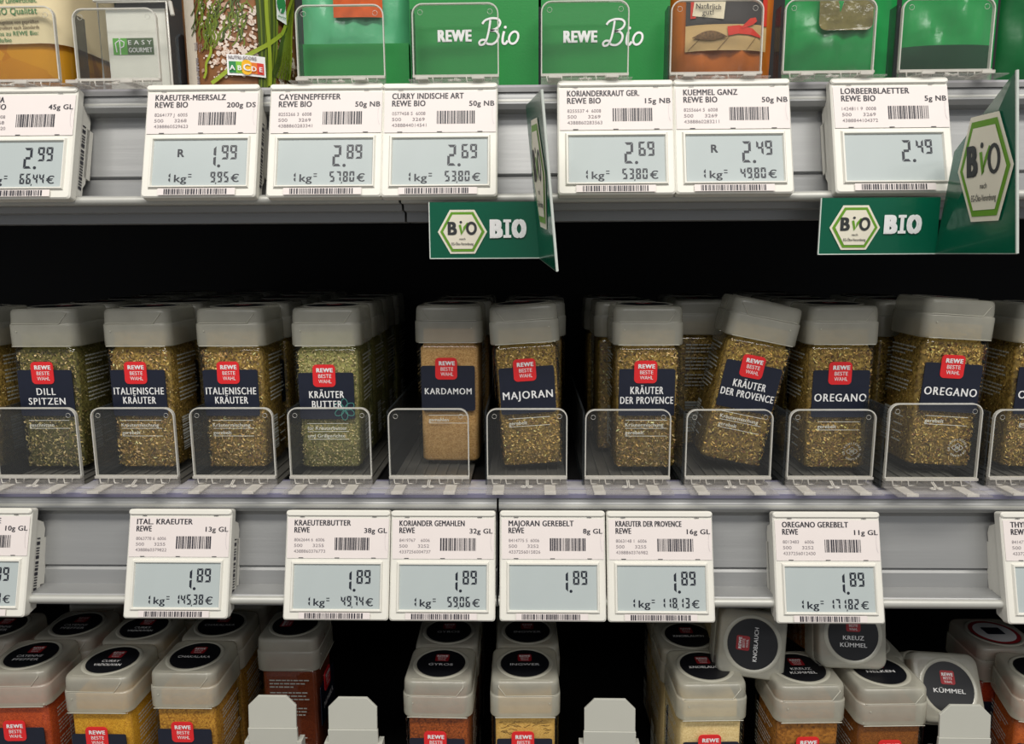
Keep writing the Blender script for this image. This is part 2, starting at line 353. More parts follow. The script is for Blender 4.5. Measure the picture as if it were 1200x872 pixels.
ME_RING = ring_mesh()
def side_mesh(seed, sx_):
    rr = random.Random(seed); mb = MB()
    for sx in (sx_,):
        mp = side_map(sx)
        z = 0.071
        for i in range(11):
            x = -0.0125
            if i in (3, 7): z -= 0.0018
            while x < (0.011 if i % 4 != 2 else 0.003):
                L_ = rr.uniform(0.0012, 0.0042); mb.flat([(x, z), (x + L_, z), (x + L_, z + 0.0009), (x, z + 0.0009)], mp); x += L_ + 0.0006
            z -= 0.0024
        mb.barcode(-0.012, -0.002, 0.012, 0.034, seed + sx, mp, n=18, vertical=True)
        for i in range(4):
            mb.flat([(0.001, 0.014 + i * 0.005), (0.011, 0.014 + i * 0.005), (0.011, 0.0148 + i * 0.005), (0.001, 0.0148 + i * 0.005)], mp)
    return mb.mesh('side_print', M_whitefaint)
ME_SIDE = {1: side_mesh(5, 1), -1: side_mesh(6, -1)}
LABUP = 0.0010
def front_map(dz=0): return lambda a, b: (a, -0.02075, b + dz)

KINDS_J = {}
def make_jar(key, label, lines, sub, pal=None, pw=None, dz=0.0, seal=None, disc=None, seam=1, discred=True, flower=False, backtop=None, seed=1, fsize=(0.0022, 0.0006), group=None):
    dz += LABUP
    t = thing('spice_jar', label, 'jar', group=group); kids = {}
    kids['g'] = link('glass_body', ME_GLASS, t)
    hx = 0.0180
    cm = MB().loft([rsq(0.0168, 0.0168, 0.003, 0.0026), rsq(hx, hx, 0.003, 0.0042), rsq(hx, hx, 0.003, 0.0745), rsq(0.0165, 0.0165, 0.003, 0.0765), rsq(0.0163, 0.0163, 0.003, 0.0865)])
    content = cm.build('herb_contents' if pal else 'ground_spice', pw, t)
    if pal: link('herb_flakes', herb_flakes(pal, seed, fsize), content, kind='stuff')
    o = MB().plate(rrect(-0.0172, 0.0162, 0.0345 + dz, 0.0630 + dz, 0.0014), -0.02070, -0.0202).build('front_label', M_navy, t)
    bw = 0.0136; bz = 0.0612 + dz
    b = MB().plate(rrect(-0.0005 - bw / 2 - 0.001, -0.0015 + bw / 2, bz - bw / 2, bz + bw / 2, 0.0024), -0.02105, -0.0206); b.build('badge', M_red, o)
    mb = MB(); mpb = lambda a, c: (a - 0.001, -0.02120, c)
    mb.text('REWE', 0, bz + 0.0022, 0.0024, 0.0096, mp=mpb, bold=0.05); mb.text('BESTE', 0, bz - 0.0013, 0.0022, 0.0078, mp=mpb, bold=0); mb.text('WAHL', 0, bz - 0.0045, 0.0022, 0.0078, mp=mpb, bold=0)
    mpf = lambda a, c: (a - 0.0005, -0.02090, c + dz)
    for (s_, wd, z, h_) in lines: mb.text(s_, 0, z - h_ * 0.46, h_ * 0.92, wd, mp=mpf, bold=0.020, sp=1.12)
    if flower:
        mb.mat(1)
        for k in range(6):
            a = R(60 * k + 30); cx, cz = 0.0105 + 0.0036 * math.cos(a), 0.0405 + 0.0036 * math.sin(a)
            pts = [(cx + 0.0030 * math.cos(th) * math.cos(a) - 0.0019 * math.sin(th) * math.sin(a), cz + 0.0030 * math.cos(th) * math.sin(a) + 0.0019 * math.sin(th) * math.cos(a)) for th in [R(30 * j) for j in range(12)]]
            mb.stroke(pts, 0.0004, mpf, closed=True)
        mb.mat(0)
    mb.build('label_lettering', [M_white, M_teal], o)
    if sub:
        mb = MB(); z = 0.0300
        mb.flat([(-0.0125, z + 0.0016), (0.0125, z + 0.0016), (0.0125, z + 0.0019), (-0.0125, z + 0.0019)], mpf)
        for i, s_ in enumerate(sub):
            mb.text(s_, -0.0125, z - 0.0022, 0.0022, None, 'l', mpf, bold=0.014); 
            mb.flat([(-0.0125, z - 0.0034), (0.0125, z - 0.0034), (0.0125, z - 0.0031), (-0.0125, z - 0.0031)], mpf); z -= 0.0048
        if seal:
            cx, cz = 0.0090, 0.0135; n_ = len(seal)
            for i, ch in enumerate(seal):
                a = R(200 - 360 * i / n_); px, pz = cx + 0.0050 * math.cos(a), cz + 0.0050 * math.sin(a); th = a - math.pi / 2
                mb.text(ch, 0, -0.0006, 0.0012, None, 'c', lambda u, v, px=px, pz=pz, th=th: mpf(px + u * math.cos(th) - v * math.sin(th), pz + u * math.sin(th) + v * math.cos(th)), bold=0.02)
            for k in range(4):
                mb.stroke(circle(cx + 0.0016 * math.cos(R(90 * k)), cz + 0.0010 * math.sin(R(90 * k)), 0.0014, n=12), 0.00022, mpf, closed=True)
            mb.stroke([(cx - 0.0036, cz), (cx, cz + 0.0026), (cx + 0.0036, cz), (cx, cz - 0.0026)], 0.00022, mpf, closed=True)
        mb.build('glass_print', M_glassprint, t)
    link('side_print', ME_SIDE[1], t); link('side_print', ME_SIDE[-1], t)
    l = link('lid', ME_LID, t); link('flap_seam', ME_SEAM[seam], l); link('sticker_ring', ME_RING, l)
    mb = MB(); zt = 0.10125; n = 40
    mb.loft([[(0.0150 * math.cos(2 * math.pi * k / n), 0.0150 * math.sin(2 * math.pi * k / n), z) for k in range(n)] for z in (0.1009, zt)])
    mb.cur = 1; mpd = lambda a, c: (a, c, zt + 0.0001)
    if discred == 'ring':
        mb.stroke(circle(0, 0, 0.0138), 0.0022, mpd, closed=True); mb.mat(2).flat(circle(0, 0, 0.0125), mpd); mb.mat(3)
        mp2 = lambda a, c: (a, c, zt + 0.0002); mb.flat(rrect(-0.006, 0.006, -0.003, 0.006, 0.001), mp2)
    else:
        mb.flat(rrect(-0.0043, 0.0043, 0.0018, 0.0098, 0.0012), mpd)
        mb.mat(2); mp2 = lambda a, c: (a, c, zt + 0.0002); mb.text('REWE', 0, 0.0067, 0.0017, 0.0066, mp=mp2, bold=0.04); mb.text('BESTE', 0, 0.0047, 0.0014, 0.0052, mp=mp2, bold=0); mb.text('WAHL', 0, 0.0026, 0.0014, 0.0050, mp=mp2, bold=0)
    if disc and discred != 'ring':
        for i, (s_, wd) in enumerate(disc): mb.text(s_, 0, -0.0030 - i * 0.0042, 0.0024, wd, mp=mpd, bold=0.015)
    mb.build('lid_sticker', [M_disc, M_discred, M_disctxt, M_navy], l)
    KINDS_J[key] = t; return t
def place(t, x, y, z, rz=0, ry=0, rx=0): t.location = (x, y, z); t.rotation_euler = (R(rx), R(ry), R(rz)); return t
def jar_copy(key, label, group=None):
    c = copy_tree(KINDS_J[key]); c['label'] = label
    if group: c['group'] = group
    return c

herb_green = [(128, 120, 60), (98, 94, 44), (158, 150, 90), (76, 74, 34), (176, 162, 106), (112, 96, 50), (58, 56, 28)]
herb_gold = [(190, 160, 88), (150, 122, 56), (120, 96, 42), (208, 184, 118), (96, 84, 36), (134, 120, 52), (86, 60, 28)]
herb_butter = [(164, 152, 94), (134, 124, 68), (184, 178, 120), (104, 104, 52), (170, 160, 96)]
herb_maj = [(176, 148, 72), (140, 116, 50), (204, 180, 104), (112, 88, 36), (156, 132, 60), (90, 64, 30)]
herb_oreg = [(178, 148, 66), (206, 178, 96), (130, 102, 40), (100, 72, 30), (148, 132, 54), (190, 168, 92), (84, 50, 24)]
W_dill = powder('dill_base', rgb(52, 50, 24), rgb(120, 112, 60), 700)
W_gold = powder('mixed_herb_base', rgb(86, 66, 26), rgb(168, 138, 70), 700)
W_butter = powder('herb_butter_base', rgb(92, 92, 46), rgb(162, 156, 96), 900)
W_kard = powder('cardamom_powder', rgb(172, 122, 66), rgb(216, 172, 112), 1500, 0.5)
W_cay = powder('cayenne_powder', rgb(132, 44, 18), rgb(182, 76, 34), 1600, 0.3)
W_curry = powder('curry_powder', rgb(160, 106, 16), rgb(206, 152, 44), 1600, 0.3)
W_chak = powder('chakalaka_powder', rgb(118, 70, 18), rgb(188, 136, 50), 1100, 0.5)
W_brown = powder('dark_red_powder', rgb(92, 38, 18), rgb(122, 54, 26), 1600, 0.3)
W_gyros = powder('gyros_powder', rgb(84, 36, 14), rgb(156, 78, 32), 1100, 0.5)
W_ing = powder('ginger_powder', rgb(176, 134, 62), rgb(208, 166, 92), 1800, 0.3)
W_knob = powder('garlic_powder', rgb(196, 166, 110), rgb(222, 196, 144), 1500, 0.3)
W_kreuz = powder('cumin_powder', rgb(104, 60, 18), rgb(164, 106, 40), 700, 1.0)
W_nelk = powder('clove_powder', rgb(96, 52, 18), rgb(136, 80, 30), 1600, 0.3)
W_pap = powder('paprika_powder', rgb(150, 40, 20), rgb(180, 60, 30), 1600, 0.3)
W_or = powder('orange_spice', rgb(150, 66, 22), rgb(184, 90, 36), 1300, 0.3)

YF = 0.0365                     # front plane of the middle row
def rowjar(key, cx, ylab=460, dy=0.0, rz=0, ry=0):
    t = KINDS_J[key]; p = P(cx, ylab, YF + dy); ry_ = abs(math.sin(R(ry))) * 0.0201; p.x -= math.sin(R(ry)) * 0.048
    return place(t, p.x + 0.0005, YF + dy + 0.0207, MID + 0.0022 + ry_, rz, ry)
make_jar('dill', 'dill tips jar with green flakes, front of the leftmost full row on the middle shelf', [('DILL', 0.0115, 0.0497, 0.0045), ('SPITZEN', 0.0225, 0.0437, 0.0045)], ['geschnitten'], herb_green, W_dill, seed=2)
rowjar('dill', 54, rz=0.5)
it = [('ITALIENISCHE', 0.0305, 0.0500, 0.0046), ('KRÄUTER', 0.0200, 0.0443, 0.0046)]
make_jar('ital_a', 'left one of the two front Italian herb jars, beside the dill jar', it, ['Kräutermischung', 'gerebelt'], herb_gold, W_gold, seed=3)
rowjar('ital_a', 163)
make_jar('ital_b', 'right one of the two front Italian herb jars, beside the herb butter jar', it, ['Kräutermischung', 'gerebelt'], herb_gold, W_gold, seed=4)
rowjar('ital_b', 271)
make_jar('butter', 'front herb butter seasoning jar with a teal flower drawn on its label', [('KRÄUTER', 0.0210, 0.0497, 0.0046), ('BUTTER', 0.0180, 0.0437, 0.0046)], ['für Kräuterbutter', 'und Grillgerichte'], herb_butter, W_butter, dz=-0.0020, flower=True, seed=5, fsize=(0.0014, 0.0005))
rowjar('butter', 382, rz=1)
make_jar('kardamom', 'ground cardamom jar with fine tan powder, front of its row on the middle shelf', [('KARDAMOM', 0.0290, 0.0470, 0.0042)], ['gemahlen'], None, W_kard, seam=-1)
rowjar('kardamom', 526, dy=0.014, rz=-1)
make_jar('majoran', 'front marjoram jar leaning slightly left, beside the cardamom jar', [('MAJORAN', 0.0300, 0.0460, 0.0050)], ['gerebelt'], herb_maj, W_gold, seed=6, seam=-1, fsize=(0.0016, 0.0006))
rowjar('majoran', 617, dy=0.002, rz=2, ry=-3.4)
kp = [('KRÄUTER', 0.0195, 0.0500, 0.0048), ('DER PROVENCE', 0.0315, 0.0440, 0.0046)]
make_jar('prov_a', 'upright Provence herb jar, front of its row right of the empty black bay', kp, ['Kräutermischung', 'gerebelt'], herb_gold, W_gold, seed=7)
rowjar('prov_a', 758, rz=0)
make_jar('prov_b', 'Provence herb jar tilted strongly to the right', kp, ['Kräutermischung', 'gerebelt'], herb_oreg, W_gold, seed=8, seam=-1)
rowjar('prov_b', 878, ry=11.5, rz=-2)
make_jar('oreg_a', 'upright oregano jar between the tilted Provence jar and the other oregano jar', [('OREGANO', 0.0305, 0.0465, 0.0050)], ['gerebelt'], herb_oreg, W_gold, dz=-0.001, seed=9, seal='GRIECHISCHER OREGANO ')
rowjar('oreg_a', 985, rz=0)
make_jar('oreg_b', 'second oregano jar, slightly tilted, standing behind the raised clear front stop', [('OREGANO', 0.0305, 0.0465, 0.0050)], ['gerebelt'], herb_oreg, W_gold, seed=10, seal='GRIECHISCHER OREGANO ')
rowjar('oreg_b', 1113, dy=-0.009, ry=3.6, rz=1)
KINDS_J['oreg_b'].location.z += 0.003
# further jars of the middle shelf, behind the front ones
ORD = ['second', 'third', 'fourth', 'fifth']
NM = {'dill': 'dill', 'ital_a': 'left Italian herb', 'ital_b': 'right Italian herb', 'butter': 'herb butter', 'kardamom': 'cardamom', 'majoran': 'marjoram', 'prov_a': 'upright Provence herb', 'prov_b': 'tilted Provence herb', 'oreg_a': 'left oregano', 'oreg_b': 'right oregano'}
rnd = random.Random(11)
depth_n = {'dill': 4, 'ital_a': 4, 'ital_b': 4, 'butter': 3, 'kardamom': 2, 'majoran': 2, 'prov_a': 2, 'prov_b': 2, 'oreg_a': 3, 'oreg_b': 2}
for key, n in depth_n.items():
    src = KINDS_J[key]
    for k in range(n):
        c = jar_copy(key, 'shaded jar, %s from the front of the %s row on the middle shelf' % (ORD[k], NM[key]), 'jars behind the front row of the middle shelf')
        dx = rnd.uniform(-0.001, 0.001)
        if key == 'prov_a': dx -= 0.008 + 0.002 * k
        if key == 'prov_b': dx -= 0.004
        if key == 'oreg_b': dx += 0.001
        if key == 'kardamom': dx += 0.004
        if key == 'majoran': dx += 0.002
        off = {'prov_b': 0.012, 'oreg_b': 0.006, 'majoran': 0.004}.get(key, 0)
        place(c, src.location.x + dx, src.location.y + 0.0438 * (k + 1) + off, MID + 0.0022, rnd.uniform(-1.5, 1.5) + (90 if key in ('prov_a', 'prov_b', 'kardamom', 'oreg_b') else 0))
# edge jars
c = jar_copy('ital_a', 'jar cut by the left picture edge, showing only its printed side', None); place(c, P(-42, 460, YF).x, YF + 0.021, MID + 0.0022, 0)
c = jar_copy('oreg_b', 'herb jar cut by the right picture edge, showing its text covered side', None); place(c, P(1226, 460, YF).x, YF + 0.0215, MID + 0.0022, -3, 2)

# bottom shelf jars
def lowjar(t, dx, dy_, rz=0, z=None):
    p = Pz(dx, dy_, LOW + 0.1022); return place(t, p.x, p.y, LOW + 0.0010 if z is None else z, rz)
make_jar('cay', 'cayenne pepper jar with orange-red powder, front left corner of the bottom shelf', [('CAYENNE', 0.026, 0.0497, 0.0045), ('PFEFFER', 0.026, 0.0437, 0.0045)], ['gemahlen'], None, W_cay, disc=[('CAYENNE', 0.0160), ('PFEFFER', 0.0160)])
lowjar(KINDS_J['cay'], 37, 767, 2)
make_jar('cur', 'curry jar with bright yellow powder, second front jar of the bottom shelf', [('CURRY', 0.02, 0.0497, 0.0045), ('VADOUVAN', 0.026, 0.0437, 0.0045)], None, None, W_curry, disc=[('CURRY', 0.0110), ('VADOUVAN', 0.0170)])
lowjar(KINDS_J['cur'], 132, 773, 0)
make_jar('cha', 'chakalaka seasoning jar with grainy ochre powder, third front jar of the bottom shelf', [('CHAKALAKA', 0.028, 0.0465, 0.0045)], None, None, W_chak, disc=[('CHAKALAKA', 0.0205)])
lowjar(KINDS_J['cha'], 229, 768, 0)
make_jar('bro', 'dark red-brown spice jar turned so its printed side faces out, behind the first white stop', [('PAPRIKA', 0.022, 0.0465, 0.0045)], None, None, W_brown, disc=[('', 0.016)])
lowjar(KINDS_J['bro'], 346, 731, 90)
make_jar('gyr', 'gyros seasoning jar with rust brown powder, front of its row', [('GYROS', 0.02, 0.0465, 0.0045)], None, None, W_gyros, disc=[('GYROS', 0.0150)])
lowjar(KINDS_J['gyr'], 517, 777, -1)
make_jar('ing', 'ground ginger jar with cracked pale yellow powder, front of its row', [('INGWER', 0.022, 0.0465, 0.0045)], None, None, W_ing, disc=[('INGWER', 0.0180)], seam=-1)
lowjar(KINDS_J['ing'], 615, 777, 1)
rr = random.Random(21); mb = MB()
for i in range(26):
    x, z = rr.uniform(-0.016, 0.015), rr.uniform(0.0655, 0.0735); pts = [(x, z)]
    for j in range(rr.choice([2, 3, 4])): pts.append((pts[-1][0] + rr.uniform(0.0005, 0.0016), pts[-1][1] + rr.uniform(-0.0008, 0.0008)))
    mb.stroke(pts, 0.00028, lambda a, b: (a, -0.01815, b))
mb.build('surface_cracks', mat('crack_brown', rgb(96, 66, 26), 0.8), KINDS_J['ing'], kind='stuff')
make_jar('kno', 'upright garlic powder jar with cream powder, under the sideways garlic jar', [('KNOBLAUCH', 0.028, 0.0465, 0.0045)], None, None, W_knob, disc=[('KNOBLAUCH', 0.0200)])
lowjar(KINDS_J['kno'], 826, 780, 2)
make_jar('kre', 'upright cumin jar with coarse brown powder, front of its row', [('KREUZ', 0.018, 0.0497, 0.0045), ('KÜMMEL', 0.024, 0.0437, 0.0045)], None, None, W_kreuz, disc=[('KREUZ', 0.0125), ('KÜMMEL', 0.0160)])
lowjar(KINDS_J['kre'], 937, 782, 2)
make_jar('nel', 'ground clove jar with smooth brown powder, right of the upright cumin jar', [('NELKEN', 0.024, 0.0465, 0.0045)], None, None, W_nelk, disc=[('NELKEN', 0.0170)])
lowjar(KINDS_J['nel'], 1030, 785, 2)
make_jar('kue', 'caraway jar lying tipped with its lid facing out, behind the right white stop', [('KÜMMEL', 0.024, 0.0465, 0.0045)], None, None, W_nelk, disc=[('KÜMMEL', 0.0190)])
make_jar('pap', 'paprika jar with a red ringed lid sticker at the back right', [('PAPRIKA', 0.024, 0.0465, 0.0045)], None, None, W_pap, discred='ring')
lowjar(KINDS_J['pap'], 1165, 741, 0)
make_jar('ora', 'orange spice jar cut by the right picture edge on the bottom shelf', [('CURRY', 0.024, 0.0465, 0.0045)], None, None, W_or, disc=[('CURRY', 0.013)])
lowjar(KINDS_J['ora'], 1222, 786, -14)
def aimed(t, dpx, dpy, y, elev, yaw, roll):      # a jar whose lid faces out: lid centre at the pixel, axis raised by elev degrees
    p = P(dpx, dpy, y)
    rot = Matrix.Rotation(R(yaw), 3, 'Z') @ Matrix.Rotation(R(90 - elev), 3, 'X') @ Matrix.Rotation(R(roll), 3, 'Z')
    t.rotation_euler = rot.to_euler(); t.location = p - rot @ Vector((0, 0, 0.1012)); return t
aimed(KINDS_J['kue'], 1112, 806, 0.022, 33, 0, -3)
c = jar_copy('kno', 'garlic powder jar lying on the lids, its name reading sideways'); aimed(c, 882, 755, 0.020, 16, -3, 84)
c = jar_copy('kre', 'cumin jar lying on top of the others with its lid facing out'); aimed(c, 1000, 744, 0.020, 16, 0, -2)
lows = {'cay': ('cayenne pepper', [(91, 731)]), 'cur': ('curry', [(169, 734)]), 'cha': ('chakalaka', [(259, 731)]), 'gyr': ('gyros', [(526, 739)]), 'ing': ('ginger', [(618, 739)]), 'kno': ('garlic', [(806, 744)]), 'nel': ('clove', [(1008, 752)])}
for key, (nm, pts) in lows.items():
    for k, (a, b) in enumerate(pts):
        c = jar_copy(key, '%s jar right behind the front %s jar, bottom shelf' % (nm, nm), 'second row of jars on the bottom shelf'); lowjar(c, a, b, 1)
c = jar_copy('cay', 'second cayenne pepper jar at the left picture edge, behind the front one'); lowjar(c, 2, 733, 0)
for key, (nm, pts) in list(lows.items())[:6]:
    s0 = KINDS_J[key]; c = jar_copy(key, '%s jar in the dark, third in its bottom shelf row' % nm, 'third row of jars on the bottom shelf'); place(c, s0.location.x, s0.location.y + 0.0875, LOW + 0.001, 0)

# ------------------------------------------------------------------ clear front stops with tracks
def divider(pxl, pxr, pytop, s, yp, label, raise_=0.0, depth=0.285):
    pl, pr = P(pxl, pytop, yp), P(pxr, pytop, yp); wd = pr.x - pl.x; cx = (pl.x + pr.x) / 2
    t = thing('front_stop', label, 'divider', (cx, yp, s + raise_), group='clear front stops')
    hw = wd / 2; zt = pl.z - s - raise_
    out = rrect(-hw, hw, 0.0062, zt, 0.0055, 6, only_top=True)
    MB().plate(out, 0.0, 0.0016).build('front_plate', M_acryl, t)
    mb = MB(); ins = rrect(-hw + 0.0006, hw - 0.0006, 0.0068, zt - 0.0006, 0.0050, 6, only_top=True); n = len(out)
    vs = [(p[0], y, p[1]) for (o_, y) in ((out, -0.0003), (ins, -0.0003), (out, 0.0018), (ins, 0.0018)) for p in o_]
    fs = []
    for i in range(n):
        j = (i + 1) % n; fs += [(i, j, n + j, n + i), (2 * n + j, 2 * n + i, 3 * n + i, 3 * n + j), (j, i, 2 * n + i, 2 * n + j), (n + i, n + j, 3 * n + j, 3 * n + i)]
    mb.add(vs, fs)
    for sx in (-1, 1): mb.tube([(sx * (hw - 0.0045) + 0.0013 * math.cos(R(30 * k)), -0.0002, zt - 0.0045 + 0.0013 * math.sin(R(30 * k))) for k in range(12)], 0.00012, 4, True)
    mb.build('plate_rim', M_rim, t)
    mb = MB(); mb.box(-hw, hw, -0.0165, 0.0, 0.0010, 0.0016); mb.box(-hw, hw, -0.0006, 0.0016, 0.0010, 0.0062)
    mb.build('clip_base', M_base, t)
    mb = MB(); mb.box(-hw, hw, -0.0018, 0.0012, 0.0056, 0.0070)
    for u in (-0.76, -0.42, 0.36, 0.72):                         # cup-shaped hooks
        x = u * hw; mb.tube([(x - 0.0026, -0.0022, 0.0056), (x - 0.0022, -0.0024, 0.0030), (x + 0.0022, -0.0024, 0.0030), (x + 0.0026, -0.0022, 0.0056)], 0.0004, 5)
    for u in (-0.70, 0.56):                                      # flat tongues
        x = u * hw; mb.box(x - 0.0032, x + 0.0032, -0.0165, -0.0015, 0.0017, 0.0022); mb.box(x - 0.0032, x + 0.0032, -0.0172, -0.0160, 0.0014, 0.0030)
    for sx in (-1, 1): mb.tube([(sx * 0.0019 - 0.0002 + 0.0014 * math.cos(R(36 * k)), -0.0072 + 0.0014 * math.sin(R(36 * k)), 0.0028) for k in range(10)], 0.0004, 5, True)
    mb.tube([(-0.0004, -0.0020, 0.0050), (-0.0004, -0.0068, 0.0030)], 0.0004, 5); mb.tube([(0.0006, -0.0020, 0.0050), (0.0006, -0.0068, 0.0030)], 0.0004, 5)
    mb.build('clip', M_baseb, t)
    mb = MB(); mb.box(-hw, hw, 0.0030, depth, 0.0, 0.0012)
    for k in range(7): x = -hw * 0.84 + k * hw * 0.28; mb.box(x - 0.0007, x + 0.0007, 0.004, depth, 0.0012, 0.0022)
    mb.build('track', M_track, t)
    MB().box(-hw - 0.0012, -hw, 0.0030, depth, 0.0, zt - 0.002).build('side_wall', M_smoke, t)
    return t
names = ['dill', 'first Italian herb', 'second Italian herb', 'herb butter', 'cardamom', 'marjoram', 'upright Provence herb', 'tilted Provence herb', 'left oregano', 'right oregano', 'thyme']
ext = [(-12, 88, 478), (105, 203, 478), (221, 319, 478), (336, 433, 478), (454, 549, 479), (570, 665, 479), (686, 787, 480), (805, 907, 480), (926, 1028, 480), (1043, 1153, 473), (1166, 1268, 480)]
for nm, (a, b, c_) in zip(names, ext):
    divider(a, b, c_, MID, 0.014 if nm != 'right oregano' else 0.008, 'clear plastic front stop before the %s jar' % nm, 0.0 if nm != 'right oregano' else 0.0012)

# ------------------------------------------------------------------ price tags
TW, TH, TILT = 0.0592, 0.0606, 16.5
SEG = {'0': 'abcdef', '1': 'bc', '2': 'abged', '3': 'abgcd', '4': 'fgbc', '5': 'afgcd', '6': 'afgedc', '7': 'abc', '8': 'abcdefg', '9': 'abcdfg'}
def seg7(mb, ch, x, z, w_, h_, t_, mp):
    g = t_ * 0.18; a = {'a': [(x + g, z + h_), (x + w_ - g, z + h_), (x + w_ - t_, z + h_ - t_), (x + t_, z + h_ - t_)], 'd': [(x + t_, z + t_), (x + w_ - t_, z + t_), (x + w_ - g, z), (x + g, z)],
         'g': [(x + t_ * .7, z + h_ / 2 + t_ / 2), (x + w_ - t_ * .7, z + h_ / 2 + t_ / 2), (x + w_ - t_ * .7, z + h_ / 2 - t_ / 2), (x + t_ * .7, z + h_ / 2 - t_ / 2)],
         'f': [(x, z + h_ - g), (x + t_, z + h_ - t_ - g), (x + t_, z + h_ / 2 + t_ * .6), (x, z + h_ / 2 + g)], 'b': [(x + w_, z + h_ - g), (x + w_, z + h_ / 2 + g), (x + w_ - t_, z + h_ / 2 + t_ * .6), (x + w_ - t_, z + h_ - t_ - g)],
         'e': [(x, z + h_ / 2 - g), (x + t_, z + h_ / 2 - t_ * .6), (x + t_, z + t_ + g), (x, z + g)], 'c': [(x + w_, z + h_ / 2 - g), (x + w_, z + g), (x + w_ - t_, z + t_ + g), (x + w_ - t_, z + h_ / 2 - t_ * .6)]}
    for s_ in SEG[ch]: mb.flat(list(reversed(a[s_])), mp)
def mapv(y): return lambda u, v: ((u - 0.5) * TW, y, (1 - v) * TH)
# shared meshes of the tag
mb = MB(); hw = TW / 2
mb.plate(rrect(-hw, hw, 0, TH, 0.0016, 4), 0.0, 0.0052, 0.0007)
# raised frame around the display
fu0, fu1, fv0, fv1 = 0.075, 0.93, 0.475, 0.915; lu0, lu1, lv0, lv1 = 0.095, 0.915, 0.497, 0.897
def rect3(u0, u1, v0, v1, y): m_ = mapv(y); return [m_(u0, v1), m_(u1, v1), m_(u1, v0), m_(u0, v0)]
mb.loft([rect3(fu0 - .012, fu1 + .012, fv0 - .012, fv1 + .012, 0.0), rect3(fu0, fu1, fv0, fv1, -0.0012), rect3(lu0 - .008, lu1 + .008, lv0 - .008, lv1 + .008, -0.0012), rect3(lu0, lu1, lv0, lv1, -0.00005)], False, False, smooth=False)
mb.plate(rrect(-hw, hw, TH * 0.945, TH, 0.0016, 4), -0.0010, 0.001, 0.0006)
ME_HOUSE = mb.mesh('housing', M_house)
mb = MB()          # stepped rear clip: outline seen from the side, extruded in x
side = [(0.0050, 0.0005), (0.0115, 0.0035), (0.0115, 0.0100), (0.0135, 0.0130), (0.0140, 0.0480), (0.0120, 0.0520), (0.0050, 0.0540)]
mb.loft([[(x, y, z) for y, z in side] for x in (-hw + 0.0008, hw - 0.0008)], smooth=False)
mb.box(-hw + 0.0008, hw - 0.0008, 0.0115, 0.0170, 0.016, 0.043)
ME_CLIP = mb.mesh('rear_clip', M_house)
mb = MB(); mp = lambda a, b: (hw - 0.0005, a, b); mb.barcode(0.0072, 0.0100, 0.008, 0.044, 77, mp, n=22, vertical=True)
mp = lambda a, b: (-hw + 0.0005, 0.02 - a, b)
ME_SIDEBAR = mb.mesh('side_barcode', M_ink)
ME_PAPER = MB().flat([(-hw + 0.0012, TH * 0.56), (hw - 0.0008, TH * 0.56), (hw - 0.0006, TH * 0.925), (-hw + 0.0010, TH * 0.925)], lambda a, b: (a, -0.00035 , b)).mesh('paper_insert', M_paper)
ME_LCD = MB().flat([(0, 0), (1, 0), (1, 1), (0, 1)], lambda a, b: mapv(-0.00010)(lu0 + (lu1 - lu0) * a, lv1 + (lv0 - lv1) * b)).mesh('display', M_lcd)
